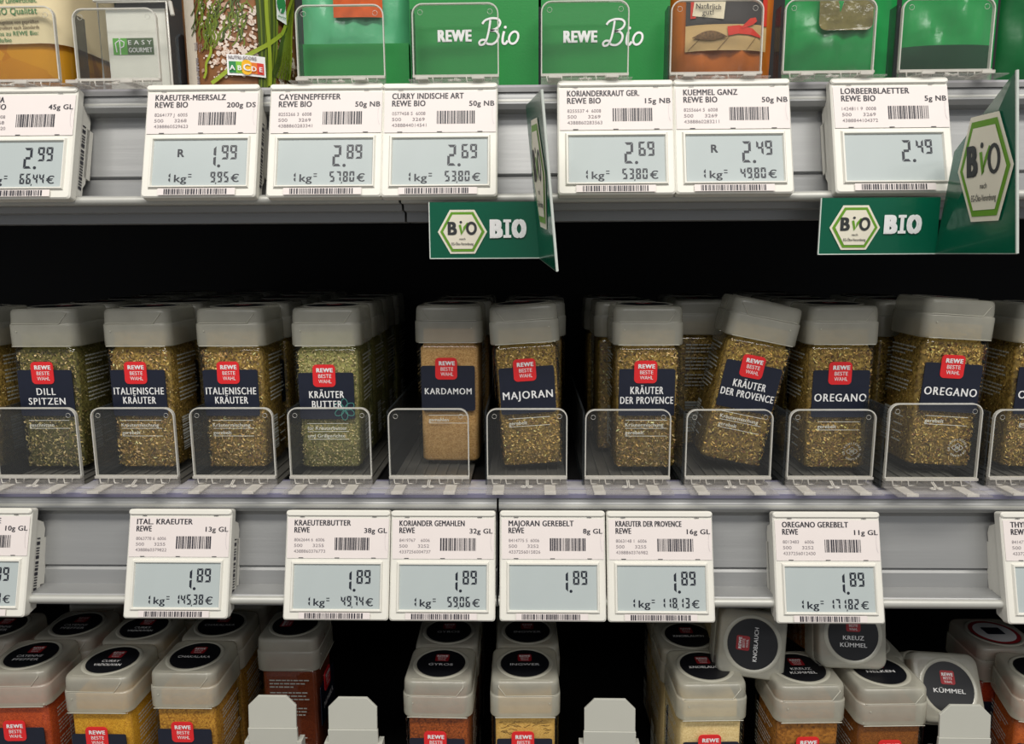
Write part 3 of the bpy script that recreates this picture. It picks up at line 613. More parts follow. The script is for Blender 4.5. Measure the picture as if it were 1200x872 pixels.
def price_tag(left, right, ybot, top_s, label, l1, l2, wt, num, price, kg, seed, r=False):
    t = thing('price_tag', label, 'price tag', group=None)
    xl = P(left, ybot, -0.0170); xr = P(right, ybot, -0.0170); zb = P((left + right) / 2, ybot, -0.0170).z
    t.location = ((xl.x + xr.x) / 2, -0.0172, zb); t.rotation_euler = (R(-TILT), 0, 0)
    hs = link('housing', ME_HOUSE, t); link('rear_clip', ME_CLIP, t); link('side_barcode', ME_SIDEBAR, t)
    pp = link('paper_insert', ME_PAPER, t); dd = link('display', ME_LCD, t)
    mp = mapv(-0.00050); mb = MB()
    def T(s_, u, v, h_, wd=None, al='l', b=0.028, sh=0): mb.text(s_, (u - 0.5) * TW, (1 - v) * TH, h_ * TH, None if wd is None else wd * TW, al, lambda a, c: (a, -0.00050, c), b, sh)
    w1 = min(0.62, 0.0385 * len(l1)) if l1 else None
    T(l1, 0.085, 0.140, 0.050, w1); T(l2, 0.085, 0.205, 0.050, 0.036 * len(l2)); T(wt, 0.972, 0.207, 0.044, 0.036 * len(wt), 'r', 0.028)
    for u in (0.155, 0.50, 0.85):
        mb.flat([(u - 0.022, 0.4385), (u + 0.022, 0.4385), (u + 0.022, 0.4325), (u - 0.022, 0.4325)], mp)
        if u != 0.5: mb.flat([(u - 0.022, 0.063), (u + 0.022, 0.063), (u + 0.022, 0.058), (u - 0.022, 0.058)], mp)
    mb.cur = 0; mb.barcode((0.475 - .5) * TW, (0.82 - .5) * TW, (1 - 0.365) * TH, (1 - 0.25) * TH, seed, lambda a, c: (a, -0.0005, c), n=30)
    mb.cur = 1
    for i, s_ in enumerate(num): T(s_, 0.085, 0.285 + i * 0.052, 0.028, 0.300 if i == 2 else (0.290 if i == 0 else 0.285), 'l', 0.0)
    mb.mat(0)
    # scratched corner of the paper pocket
    mb.cur = 2; mb.stroke([mpx for mpx in [((0.955 + 0.02 * math.cos(R(a)) * -1 - .5 + 0.02) * TW, (1 - 0.28 + 0.09 * math.sin(R(a))) * TH) for a in range(-80, 81, 20)]], 0.00018, lambda a, c: (a, -0.0005, c))
    mb.build('insert_print', [M_ink, M_inkgrey, mat('pocket_edge', rgb(205, 198, 200), 0.3)], pp)
    mb = MB(); mq = lambda a, c: ((a - .5) * TW, -0.0002, (1 - c) * TH)
    def S(ch, u, v, wu, hv, tt): seg7(mb, ch, (u - .5) * TW, (1 - v) * TH, wu * TW, hv * TH, tt, lambda a, c: (a, -0.0002, c))
    big, small = price.split('.')
    if big == '1': S(big, 0.570, 0.735, 0.075, 0.185, 0.0013)
    else: S(big, 0.570, 0.735, 0.075, 0.185, 0.0013)
    mb.flat(circle((0.672 - .5) * TW, (1 - 0.728) * TH, 0.00085, n=12), lambda a, c: (a, -0.0002, c))
    for i, ch in enumerate(small): S(ch, 0.692 + i * 0.074, 0.670, 0.060, 0.125, 0.00105)
    if r: mb.text('R', (0.31 - .5) * TW, (1 - 0.645) * TH, 0.066 * TH, None, 'l', lambda a, c: (a, -0.0002, c), 0.03)
    if kg:
        mz = lambda a, c: (a, -0.0002, c)
        seg7(mb, '1', (0.225 - .5) * TW, (1 - 0.872) * TH, 0.03 * TW, 0.085 * TH, 0.0009, mz)
        mb.text('kg', (0.290 - .5) * TW, (1 - 0.868) * TH, 0.064 * TH, 0.105 * TW, 'l', mz, 0.022)
        for q in (0, 1): mb.flat([(0.410, 0.805 + q * .022), (0.440, 0.805 + q * .022), (0.440, 0.797 + q * .022), (0.410, 0.797 + q * .022)], mq)
        n_ = len([ch for ch in kg if ch.isdigit()]); u = 0.785 - 0.056 * n_ - 0.012
        for ch in kg:
            if ch == ',': mb.flat([(u - 0.012, 0.888), (u - 0.004, 0.888), (u - 0.001, 0.872), (u - 0.009, 0.872)], mq); u += 0.004
            else: S(ch, u, 0.872, 0.043, 0.092, 0.00085); u += 0.056
        mb.text('€', (0.785 - .5) * TW, (1 - 0.870) * TH, 0.066 * TH, 0.068 * TW, 'l', mz, 0.02)
    mb.build('display_digits', M_seg, dd)
    mb = MB(); mb.flat([(0.155, 0.985), (0.83, 0.985), (0.83, 0.926), (0.155, 0.926)], mapv(-0.00078)); 
    mb.cur = 1; mb.barcode((0.21 - .5) * TW, (0.77 - .5) * TW, (1 - 0.980) * TH, (1 - 0.932) * TH, seed + 50, lambda a, c: (a, -0.0009, c), n=46)
    mb.build('serial_barcode', [M_paper, M_ink], t)
    return t
price_tag(-52, 82, 233, UP, 'price tag at the left edge reading 2.99, showing its right side with a barcode', 'KURKUMA', 'REWE BIO', '45g GL', ('8255260 8  6008', '500      3268', '4388860283020'), '2.99', '66,44', 1)
price_tag(163, 300, 231, UP, 'sea salt price tag reading 1.99 with a letter R on the display', 'KRAEUTER-MEERSALZ', 'REWE BIO', '200g DS', ('8264177 J  6005', '500      3268', '4388860529623'), '1.99', '9,95', 2, True)
price_tag(311.5, 446.5, 230.5, UP, 'cayenne pepper price tag reading 2.89', 'CAYENNEPFEFFER', 'REWE BIO', '50g NB', ('8255266 3  6008', '500      3269', '4388860283341'), '2.89', '57,80', 3)
price_tag(447.5, 581, 230, UP, 'curry price tag reading 2.69, left of the projecting green flag sign', 'CURRY INDISCHE ART', 'REWE BIO', '50g NB', ('0577458 5  6008', '500      3269', '4388844014541'), '2.69', '53,80', 4)
price_tag(655, 791, 227.5, UP, 'coriander leaf price tag reading 2.69, right of the projecting green flag sign', 'KORIANDERKRAUT GER.', 'REWE BIO', '15g NB', ('8255537 4  6008', '500      3269', '4388860283563'), '2.69', '53,80', 5)
price_tag(792.5, 931, 226.5, UP, 'caraway price tag reading 2.49 with a letter R on the display', 'KUEMMEL GANZ', 'REWE BIO', '50g NB', ('8255664 5  6008', '500      3269', '4388860283211'), '2.49', '49,80', 6, True)
price_tag(980, 1120, 225.5, UP, 'bay leaf price tag reading 2.49 without a second line on the display', 'LORBEERBLAETTER', 'REWE BIO', '5g NB', ('1424811 9  0008', '500      3269', '4388844104372'), '2.49', '', 7)
price_tag(-96, 31, 723, MID, 'lower price tag cut by the left edge, showing its right side with a barcode', 'DILLSPITZ.GESCHNITTE', 'REWE', '10g GL', ('8063778 2  6006', '500      3255', '4388860379819'), '1.89', '189,00', 8)
price_tag(142, 268, 725, MID, 'Italian herb price tag reading 1.89 and 145,38', 'ITAL. KRAEUTER', 'REWE', '13g GL', ('8063778 6  6006', '500      3255', '4388860379822'), '1.89', '145,38', 9)
price_tag(331, 455, 727, MID, 'herb butter price tag reading 1.89 and 49,74', 'KRAEUTERBUTTER', 'REWE', '38g GL', ('8062644 6  6006', '500      3255', '4388860376773'), '1.89', '49,74', 10)
price_tag(456, 580, 728, MID, 'ground coriander price tag reading 1.89 and 59,06', 'KORIANDER GEMAHLEN', 'REWE', '32g GL', ('8419767    6006', '500      3252', '4337256004737'), '1.89', '59,06', 11)
price_tag(585, 711, 728.5, MID, 'marjoram price tag reading 1.89 without a second line on the display', 'MAJORAN GEREBELT', 'REWE', '8g GL', ('8414775 5  6006', '500      3252', '4337256015826'), '1.89', '', 12)
price_tag(712, 839, 729.5, MID, 'Provence herb price tag reading 1.89 and 118,13', 'KRAEUTER DER PROVENCE', 'REWE', '16g GL', ('8063148 1  6006', '500      3255', '4388860376982'), '1.89', '118,13', 13)
price_tag(909, 1039, 731, MID, 'oregano price tag reading 1.89 and 171,82', 'OREGANO GEREBELT', 'REWE', '11g GL', ('8013483    6006', '500      3252', '4337256012430'), '1.89', '171,82', 14)
price_tag(1181, 1312, 732, MID, 'lower price tag cut by the right picture edge', 'THYMIAN', 'REWE', '14g GL', ('8414770 5  6006', '500      3252', '4337256015802'), '1.89', '135,00', 15)

# ------------------------------------------------------------------ organic signs
def hex_logo(mb, cx, cz, rx, rz, mp, e=0.0002):
    def hx(k): return [(cx + rx * k * c_, cz + rz * k * s_) for c_, s_ in ((-1, 0), (-0.5, -1), (0.5, -1), (1, 0), (0.5, 1), (-0.5, 1))]
    m0, m1, m2, m3 = (lambda a, b, i=i: mp(a, b, i * e) for i in range(1, 5))
    mb.mat(1).flat(hx(1.0), m0); mb.mat(2).flat(hx(0.9), m1); mb.mat(1).flat(hx(0.78), m2)
    mb.mat(3); h_ = rz * 0.56; z = cz - rz * 0.12
    mb.text('B', cx - rx * 0.56, z, h_, rx * 0.31, 'l', m3, 0.045); 
    n = 20; ox, oz = cx + rx * 0.37, z + h_ / 2
    mb.stroke(circle(ox, oz, rx * 0.17, h_ * 0.44, n), rx * 0.105, m3, True)
    mb.flat(circle(cx - rx * 0.055, z + h_ * 1.0, rx * 0.055, h_ * 0.1, 12), m3)
    mb.mat(2)
    mb.stroke([(cx - rx * 0.10, z + h_ * 0.78), (cx - rx * 0.02, z + h_ * 0.05), (cx + rx * 0.09, z + h_ * 0.55), (cx + rx * 0.22, z + h_ * 0.95)], [rx * 0.10, rx * 0.12, rx * 0.10, rx * 0.05], m3)
    mb.mat(3); mb.text('nach', cx, cz - rz * 0.37, rz * 0.10, rx * 0.24, 'c', m3, 0.01); mb.text('EG-Öko-Verordnung', cx, cz - rz * 0.61, rz * 0.12, rx * 0.88, 'c', m3, 0.01)
SMATS = [M_sign, M_cream, M_lime, M_charcoal, M_white, M_signedge]
def sign(xl, xr, yt, yb, label, flag, hexu, bio):
    Y0 = -0.0165
    a, b = P(xl, yt, Y0), P(xr, yb, Y0); cz = (a.z + b.z) / 2
    t = thing('bio_sign', label, 'sign', (a.x, Y0, b.z), group=None)
    W = b.x - a.x; Hh = a.z - b.z
    MB().box(0, W, 0, 0.0006, 0, Hh).build('sign_strip', M_sign, t)
    mb = MB(); mb.box(-0.0003, W, -0.0002, 0.0007, -0.0004, 0.0001); mb.box(-0.0004, 0.0001, -0.0002, 0.0007, 0, Hh); mb.build('strip_edge', M_signedge, t)
    mb = MB(); mp = lambda u, v, e: (u, -0.0002 - e, v)
    hex_logo(mb, hexu, Hh * 0.47, 0.0126, 0.0110, mp); mb.mat(4); mpb_ = lambda u, v: (u, -0.0006, v); mb.text('B', bio, Hh * 0.37, 0.0085, 0.0050, 'l', mpb_, 0.07); mb.text('O', bio + 0.0170, Hh * 0.37, 0.0085, 0.0058, 'r', mpb_, 0.07)
    xi = bio + 0.0081; z0_ = Hh * 0.37; mb.flat([(xi - 0.0009, z0_), (xi + 0.0009, z0_), (xi + 0.0009, z0_ + 0.0085), (xi - 0.0009, z0_ + 0.0085)], mpb_)
    for q_ in (-0.0003, 0.0075): mb.flat([(xi - 0.0020, z0_ + q_), (xi + 0.0020, z0_ + q_), (xi + 0.0020, z0_ + q_ + 0.0014), (xi - 0.0020, z0_ + q_ + 0.0014)], lambda u, v: (u, -0.00065, v))
    mb.build('strip_print', SMATS, t)
    # flag: four corners rear-top, rear-bottom, near-bottom, near-top (relative to the thing)
    o = Vector(t.location); q = [Vector(p) - o for p in flag]; nrm = (q[2] - q[1]).cross(q[0] - q[1]).normalized() * 0.0004
    mb = MB(); vs = [p - nrm for p in q] + [p + nrm for p in q]
    mb.add(vs, [(0, 1, 2, 3), (7, 6, 5, 4), (0, 4, 5, 1), (1, 5, 6, 2), (3, 2, 6, 7), (0, 3, 7, 4)]); mb.build('flag', M_sign, t)
    mb = MB(); mb.tube([q[2], q[3]], 0.0007, 6); mb.tube([q[1], q[2]], 0.0004, 5); mb.build('flag_edge', M_signedge, t)
    return t, q
Yf = -0.068
f1 = [P(617, 124, -0.0165), P(633, 303, -0.0165), P(653, 318, Yf), P(635, 105, Yf)]
s1, q = sign(503, 633, 237, 302, 'dark green organic sign strip with projecting flag between the two 2.69 price tags', f1, 0.0167, 0.0315)
mb = MB(); mid = (q[0] + q[1] + q[2] + q[3]) / 4; u_ = (q[2] - q[1]); L1 = u_.length; u_.normalize(); v_ = (q[0] - q[1]).normalized(); nn = u_.cross(v_).normalized()
if nn.x > 0: nn = -nn
mpF = lambda a, b, e: tuple(mid + u_ * a + v_ * b + nn * (0.0005 + e))
hex_logo(mb, 0, 0.004, 0.020, 0.025, mpF); mb.build('flag_print', SMATS, s1)
mpR = lambda a, b, e: tuple(mid + u_ * -a + v_ * b - nn * (0.0005 + e))
mb = MB(); hex_logo(mb, 0, 0.004, 0.020, 0.025, mpR); mb.build('flag_print', SMATS, s1)
f2 = [P(1119, 178, -0.0185), P(1096, 297, -0.0165), P(1192, 297, Yf), P(1192, 82, Yf)]
s2, q = sign(963, 1097, 232, 297, 'dark green organic sign with a large hexagon flag at the right edge', f2, 0.0172, 0.0325)
u_ = (q[2] - q[1]).normalized(); nn = u_.cross(q[3] - q[2]).normalized()
if nn.x > 0: nn = -nn
u_ = nn.cross(Vector((0, 0, 1))).normalized(); u_ = u_ if u_.y < 0 else -u_; v_ = u_.cross(nn).normalized(); v_ = v_ if v_.z > 0 else -v_
o2 = Vector(s2.location)
def on_flag(px, py):            # where the sight line meets the flag
    d = ray(px, py); t_ = (q[1] + o2 - CAMLOC).dot(nn) / d.dot(nn); p = CAMLOC + d * t_ - o2 - q[1]; return p.dot(u_), p.dot(v_)
ha, hb = on_flag(1125, 203), on_flag(1191, 190); hc, hd = on_flag(1156, 134), on_flag(1156, 259)
mb = MB(); hex_logo(mb, (ha[0] + hb[0]) / 2, (hc[1] + hd[1]) / 2, (hb[0] - ha[0]) / 2, (hc[1] - hd[1]) / 2, lambda a, b, e: tuple(q[1] + u_ * a + v_ * b + nn * (0.0009 + e)))
mb.build('flag_print', SMATS, s2)

# ------------------------------------------------------------------ upper shelf goods
YU = 0.030
def pouch(name, label, pxl, pxr, y, h_, d_, m, seed, topw=1.0, py=60, cat='pouch', rz=0):
    a, b = P(pxl, py, y), P(pxr, py, y); W = b.x - a.x
    t = thing(name, label, cat, ((a.x + b.x) / 2, y + d_ / 2, UP + 0.0024), (0, 0, R(rz)))
    rr = random.Random(seed); nx, nz = 18, 26; mb = MB(); ph = [rr.uniform(0, 6) for _ in range(8)]
    def pt(i, k, sgn):
        u = i / nx * 2 - 1; v = k / nz; bul = (1 - abs(u) ** 2.6) ** 0.7 if abs(u) < 1 else 0; prof = min(1, v * 5 + 0.45) * (1 - max(0, v - 0.45) / 0.6)
        cre = 0.0010 * math.sin(7 * u + 9 * v + ph[0]) * math.sin(11 * v + ph[1]) + 0.0007 * math.sin(17 * u - 13 * v + ph[2]) + 0.0005 * math.sin(31 * v + 5 * u + ph[3])
        return (u * W / 2 * (1 + (topw - 1) * v), sgn * (d_ / 2 * bul * max(prof, 0.03)) + (cre * bul if sgn < 0 else 0), v * h_ + (0.001 * abs(u) if k == 0 else 0))
    for sgn in (-1, 1):
        vs = [pt(i, k, sgn) for k in range(nz + 1) for i in range(nx + 1)]
        fs = [(k * (nx + 1) + i, k * (nx + 1) + i + 1, (k + 1) * (nx + 1) + i + 1, (k + 1) * (nx + 1) + i) for k in range(nz) for i in range(nx)]
        if sgn > 0: fs = [tuple(reversed(f)) for f in fs]
        mb.add(vs, fs, True)
    vs = [pt(i, 0, -1) for i in range(nx + 1)] + [pt(i, 0, 1) for i in range(nx + 1)]
    mb.add(vs, [(i + 1, i, nx + 1 + i, nx + 2 + i) for i in range(nx)])
    mb.build('pouch_body', m, t)
    def front(u, v, e=0.0003):     # u,v in metres from pouch centre bottom
        uu = max(-0.97, min(0.97, u / (W / 2))); vv = max(0, min(1, v / h_)); bul = (1 - abs(uu) ** 2.6) ** 0.7; prof = min(1, vv * 5 + 0.45) * (1 - max(0, vv - 0.45) / 0.6)
        return (u, -(d_ / 2 * bul * max(prof, 0.03)) - 0.0016 - e, v)
    return t, W, front
def grid_patch(mb, u0, u1, v0, v1, front, e=0.0003, n=8):
    vs = [front(u0 + (u1 - u0) * i / n, v0 + (v1 - v0) * k / n, e) for k in range(n + 1) for i in range(n + 1)]
    mb.add(vs, [(k * (n + 1) + i, k * (n + 1) + i + 1, (k + 1) * (n + 1) + i + 1, (k + 1) * (n + 1) + i) for k in range(n) for i in range(n)], True)
def rel(px, py, t, y): p = P(px, py, y); return p.x - t.location.x, p.z - t.location.z
def bio_script(mb, x, z, h_, mp):        # hand lettered "Bio"
    k = h_
    def S_(pts):
        out = []
        for i in range(len(pts) - 1):
            p0, p1, p2, p3 = pts[max(i - 1, 0)], pts[i], pts[i + 1], pts[min(i + 2, len(pts) - 1)]
            for j in range(4):
                t_ = j / 4; out.append(tuple(0.5 * (2 * p1[d] + (p2[d] - p0[d]) * t_ + (2 * p0[d] - 5 * p1[d] + 4 * p2[d] - p3[d]) * t_ ** 2 + (3 * p1[d] - p0[d] - 3 * p2[d] + p3[d]) * t_ ** 3) for d in (0, 1)))
        out.append(pts[-1]); return [(x + a * k, z + b * k) for a, b in out]
    mb.stroke(S_([(0.32, 0.95), (0.27, 0.62), (0.18, 0.25), (0.06, 0.02), (-0.10, -0.04), (-0.16, 0.06), (-0.06, 0.16), (0.10, 0.16)]), k * 0.085, mp)
    mb.stroke(S_([(-0.02, 0.80), (0.10, 0.94), (0.35, 1.02), (0.62, 1.0), (0.74, 0.86), (0.66, 0.68), (0.46, 0.57), (0.32, 0.54)]), k * 0.085, mp)
    mb.stroke(S_([(0.32, 0.54), (0.54, 0.52), (0.66, 0.36), (0.60, 0.14), (0.42, 0.0), (0.22, 0.0), (0.12, 0.07)]), k * 0.09, mp)
    mb.stroke(S_([(0.90, 0.50), (0.84, 0.25), (0.84, 0.05), (0.94, 0.0), (1.05, 0.12)]), k * 0.10, mp)
    mb.flat([(x + a * k + 0.95 * k, z + b * k + 0.66 * k) for a, b in circle(0, 0, 0.06, n=10)], mp)
    mb.stroke(S_([(1.30 + 0.19 * math.cos(R(a)) + 0.05 * math.sin(R(a)), 0.24 + 0.24 * math.sin(R(a))) for a in range(0, 360, 30)]), k * 0.09, mp, True)

# A: turmeric jars at the left edge
def turmeric(px, y, label, half=0.0300):
    p = P(px, 60, y); t = thing('turmeric_jar', label, 'jar', (p.x, y + half, UP + 0.0024), (0, 0, R(-3)))
    MB().loft([rsq(half - 0.004, half - 0.004, 0.010, 0), rsq(half - 0.001, half - 0.001, 0.012, 0.0015), rsq(half, half, 0.012, 0.005), rsq(half, half, 0.012, 0.070), rsq(half - 0.006, half - 0.006, 0.012, 0.080)]).build('glass_body', M_glass, t)
    q_ = half - 0.0016
    MB().loft([rsq(q_ - 0.003, q_ - 0.003, 0.010, 0.0018), rsq(q_, q_, 0.012, 0.005), rsq(q_, q_, 0.012, 0.068)]).build('ground_spice', powder('turmeric_powder', rgb(218, 130, 10), rgb(244, 170, 36), 60, 0.2) if 'turmeric_powder' not in MATS else MATS['turmeric_powder'], t)
    MB().loft([rsq(half - 0.004, half - 0.004, 0.012, 0.080), rsq(half - 0.003, half - 0.003, 0.012, 0.081), rsq(half - 0.003, half - 0.003, 0.012, 0.098)]).build('lid', M_green, t)
    qq = half + 0.0003; MB().loft([rsq(qq, qq, 0.0123, 0.0245), rsq(qq, qq, 0.0123, 0.068)], False, False).build('paper_label', mat('recycled_label', rgb(222, 206, 166), 0.7, noise=0.04), t)
    mb = MB(); mp = lambda a, b: (a, -half - 0.0006, b)
    L_ = [('aus ökologischer Landwirtschaft.', 0.0405, 0.0028, 0), ('REWE BIO Qualität', 0.0348, 0.0034, 0), ('unsere Bio-Erzeugnisse von geprüften', 0.0300, 0.0018, 1), ('unabhängig kontrolliert nach Standards', 0.0272, 0.0018, 1), ('weitere Infos zu REWE Bio:', 0.0240, 0.0022, 0), ('www.rewe.de/bio', 0.0207, 0.0022, 0)]
    for s_, z, h_, m_ in L_:
        mb.mat(m_); mb.text(s_, -0.020, z + 0.0048, h_, min(0.038, 0.0013 * len(s_) * h_ / 0.002), 'l', mp, 0.015)
    mb.build('label_print', [mat('leaf_green_ink', rgb(70, 130, 84), 0.6), mat('brown_ink', rgb(120, 104, 82), 0.6)], t)
    return t
turmeric(16, 0.020, 'orange turmeric jar with a beige paper label at the top left edge')
turmeric(44, 0.084, 'second turmeric jar directly behind the front one')

# B: clear box with the green and white card
a, b = P(122, 60, 0.026), P(196, 60, 0.026); W = b.x - a.x
t = thing('clear_box', 'clear plastic box holding a white card with a small green logo', 'box', ((a.x + b.x) / 2, 0.026, UP + 0.0024))
mb = MB(); hw2 = W / 2 + 0.0015; zt = P(150, 8, 0.026).z - UP
MB().box(-hw2, hw2, 0.0, 0.0012, 0, zt).build('front_panel', M_acryl, t)
mb = MB()
for sx in (-1, 1): MB().box(sx * hw2 - 0.0006, sx * hw2 + 0.0006, 0.0, 0.06, 0, zt).build('side_panel', M_acryl, t)
mb.tube([(-hw2, 0, 0), (-hw2, 0, zt), (hw2, 0, zt), (hw2, 0, 0)], 0.0007, 6); mb.tube([(-hw2 - 0.002, 0.0, zt + 0.001), (hw2 + 0.002, 0, zt + 0.001)], 0.0010, 6); mb.tube([(hw2 + 0.002, 0, zt), (hw2 + 0.003, 0, zt - 0.007)], 0.0012, 6); mb.build('box_rim', M_rim, t)
cd = MB().box(-W / 2 + 0.001, W / 2 - 0.001, 0.003, 0.006, 0.0, zt - 0.0025).build('white_card', M_house, t)
def relb(px, py): p = P(px, py, 0.029); return p.x - t.location.x, p.z - t.location.z
(x0, z1), (x1, z0), (xm, _) = relb(132, 45), relb(181, 64), relb(149, 50)
mb = MB(); mp = lambda a, b: (a, 0.0028, b); mp2 = lambda a, b: (a, 0.0026, b)
mb.flat([(x0, z0), (xm, z0), (xm, z1), (x0, z1)], mp); mb.mat(1).flat([(xm, z0), (x1, z0), (x1, z1), (xm, z1)], mp)
mb.mat(2); hh = (z1 - z0); mb.text('E A S Y', xm + 0.0008, z0 + hh * 0.60, hh * 0.26, (x1 - xm) - 0.0016, 'l', mp2, 0.01); mb.text('GOURMET', xm + 0.0008, z0 + hh * 0.14, hh * 0.28, (x1 - xm) - 0.0016, 'l', mp2, 0.02)
cxm = (x0 + xm) / 2; mb.stroke([(cxm, z0), (cxm, z1)], 0.0006, mp2); mb.stroke([(cxm - 0.002, z0 + hh * .15), (cxm - 0.0025, z0 + hh * .7), (cxm, z0 + hh * .9), (cxm + 0.0025, z0 + hh * .75), (cxm + 0.002, z0 + hh * .5), (cxm, z0 + hh * .4)], 0.0006, mp2)
mb.build('card_logo', [mat('fresh_green_print', rgb(90, 170, 60), 0.5), mat('moss_print', rgb(74, 96, 62), 0.5), M_white], cd)
# dark divider panels beside it
for i, (pa, lab) in enumerate(((91, 'dark smoky divider left of the clear box with the white card'), (208, 'dark smoky divider right of the clear box with the white card'))):
    p = P(pa, 60, 0.035); o = MB().plate([(0, 0), (0.0012, 0), (0.0012, 1), (0, 1)], 0, 1).mesh('x', M_smoke); bpy.data.meshes.remove(o)
    mb = MB(); out = [(0.0, 0.0), (0.09, 0.0), (0.09, 0.020), (0.016, 0.034), (0.004, 0.034), (0.0, 0.031)]
    mb.loft([[(x, y, z) for y, z in out] for x in (-0.001, 0.001)], smooth=False)
    o = mb.build('side_divider', mat('dark_divider_plastic', rgb(70, 74, 78), 0.2, alpha=0.8), None); o.location = (p.x, 0.035, UP + 0.0024); o.rotation_euler = (0, 0, 0); tag(o, lab, 'divider')

# C: herb salt can
a, b = P(221, 60, 0.05), P(345, 60, 0.05); rad = (b.x - a.x) / 2; cy = 0.052
t = thing('salt_can', 'round cardboard salt can printed with herbs and coarse salt', 'can', ((a.x + b.x) / 2, cy, UP + 0.0024), (0, 0, R(47)))
def ring_c(r, z, n=48): return [(r * math.cos(2 * math.pi * k / n), r * math.sin(2 * math.pi * k / n), z) for k in range(n)]
MB().loft([ring_c(rad, 0), ring_c(rad, 0.115)]).build('can_body', mat('brown_photo_print', rgb(134, 88, 50), 0.4, noise=0.35, nscale=90), t)
MB().loft([ring_c(rad + 0.0005, 0.115), ring_c(rad + 0.0005, 0.121)]).build('can_lid', M_green, t)
def cyl(s_, z, e=0.0002):        # s_ : metres along the front, zero at the front centre
    a_ = s_ / rad - math.pi / 2; return ((rad + e) * math.cos(a_), (rad + e) * math.sin(a_), z)
def cyp(s_, z, e=0.0002): return cyl(s_ - 0.0125, z + 0.0022, e)
SA = rad * 1.22
mb = MB(); 
for i in range(8):
    s0 = -SA * 1.28 + i * SA * 0.28 / 8 * 1.0 - 0.004; s1 = s0 + SA * 0.28 / 8 + 0.0006
    mb.flat([(s0, 0), (s1, 0), (s1, 0.115), (s0, 0.115)], lambda a, b: cyl(a, b, 0.0003))
mb.mat(1); mb.text('200 g e', -SA * 1.04 - 0.0035, 0.0215, 0.0040, 0.006, 'l', lambda a, b: cyl(a, b, 0.0006), 0.0)
mb.barcode(-SA * 1.12, -SA * 1.06, 0.002, 0.018, 9, lambda a, b: cyl(a, b, 0.0006), n=18, vertical=True)
mb.build('side_panel_print', [mat('cream_carton', rgb(206, 196, 180), 0.6), M_inkgrey], t)
rr = random.Random(4); mb = MB()
clusters = [(-0.006, 0.024, 0.011), (0.004, 0.036, 0.008), (-0.012, 0.014, 0.008), (0.024, 0.016, 0.007), (-0.001, 0.018, 0.010), (0.020, 0.006, 0.006), (-0.016, 0.030, 0.010)]
for i in range(560):
    cx, cz, sp = rr.choice(clusters); x = rr.gauss(cx, sp * 0.7); z = rr.gauss(cz, sp * 0.8)
    if not (-SA * 0.66 < x < SA and 0.002 < z < 0.11): continue
    r_ = rr.uniform(0.0004, 0.0017) * (1 if rr.random() < 0.8 else 1.3); n_ = rr.choice([4, 5, 6]); th = rr.uniform(0, 6)
    mb.mat(rr.choice([0, 0, 1])).flat([(x + r_ * rr.uniform(0.6, 1.1) * math.cos(th + 6.283 * k / n_), z + r_ * rr.uniform(0.5, 1) * math.sin(th + 6.283 * k / n_)) for k in range(n_)], lambda a, b: cyp(a, b, 0.0005))
def stalk(p0, p1, wd, m_, e=0.0008):
    pts = [(p0[0] + (p1[0] - p0[0]) * k / 10 + 0.0006 * math.sin(k), p0[1] + (p1[1] - p0[1]) * k / 10) for k in range(11)]; mb.mat(m_).stroke(pts, wd, lambda a, b: cyp(a, b, e))
for i in range(70):
    x = rr.uniform(-0.026, 0.002); z = rr.uniform(0.03, 0.05); L_ = rr.uniform(0.006, 0.016); d_ = rr.uniform(-2.3, -1.2); stalk((x, z), (x + L_ * math.cos(d_), z + L_ * math.sin(d_)), 0.0007, rr.choice([2, 3, 3]), 0.0007)
for i in range(14): stalk((0.008 + i * 0.0013, 0.115), (0.006 + i * 0.0006, 0.0), 0.0013, rr.choice([2, 3]), 0.0009 + 0.00003 * i)
for i in range(7): stalk((0.012 + i * 0.002, 0.006), (0.030 + i * 0.001, 0.050 + i * 0.003), 0.0014, rr.choice([2, 4, 3]), 0.0014)
stalk((-0.019, 0.001), (0.020, 0.0300), 0.0021, 4, 0.0016); stalk((0.011, 0.001), (0.013, 0.09), 0.0020, 4, 0.0017); stalk((0.020, 0.030), (0.034, 0.060), 0.0020, 4, 0.0016)
stalk((-0.024, 0.004), (-0.018, 0.020), 0.0015, 4, 0.0012)
mb.build('printed_photo', [mat('salt_white_print', rgb(222, 206, 192), 0.4), mat('salt_shade_print', rgb(176, 142, 122), 0.4), mat('dark_herb_print', rgb(60, 78, 22), 0.4), mat('mid_herb_print', rgb(104, 120, 30), 0.4), mat('chive_print', rgb(146, 164, 44), 0.4)], t)
NS = [M_white, mat('score_a', rgb(40, 130, 70), 0.5), mat('score_b', rgb(130, 190, 50), 0.5), mat('score_c', rgb(240, 180, 20), 0.5), mat('score_d', rgb(225, 120, 35), 0.5), mat('score_e', rgb(215, 60, 45), 0.5), M_inkgrey]
mb = MB(); ms = lambda e: (lambda a, b: cyp(a, b, e)); sx, sz, ww, hh = -0.0100, 0.0050, 0.0190, 0.0108
for k in range(6): mb.flat([(sx + ww * k / 6, sz), (sx + ww * (k + 1) / 6, sz), (sx + ww * (k + 1) / 6, sz + hh), (sx + ww * k / 6, sz + hh)], ms(0.0020))
for k in range(5): mb.mat(k + 1); x = sx + 0.001 + k * (ww - 0.002) / 5; mb.flat([(x, sz + 0.0012), (x + (ww - 0.002) / 5, sz + 0.0012), (x + (ww - 0.002) / 5, sz + hh * 0.66), (x, sz + hh * 0.66)], ms(0.0023))
mb.mat(3).flat(rrect(sx + ww / 2 - 0.0024, sx + ww / 2 + 0.0024, sz + 0.0004, sz + hh * 0.76, 0.0023), ms(0.0026)); mb.mat(0)
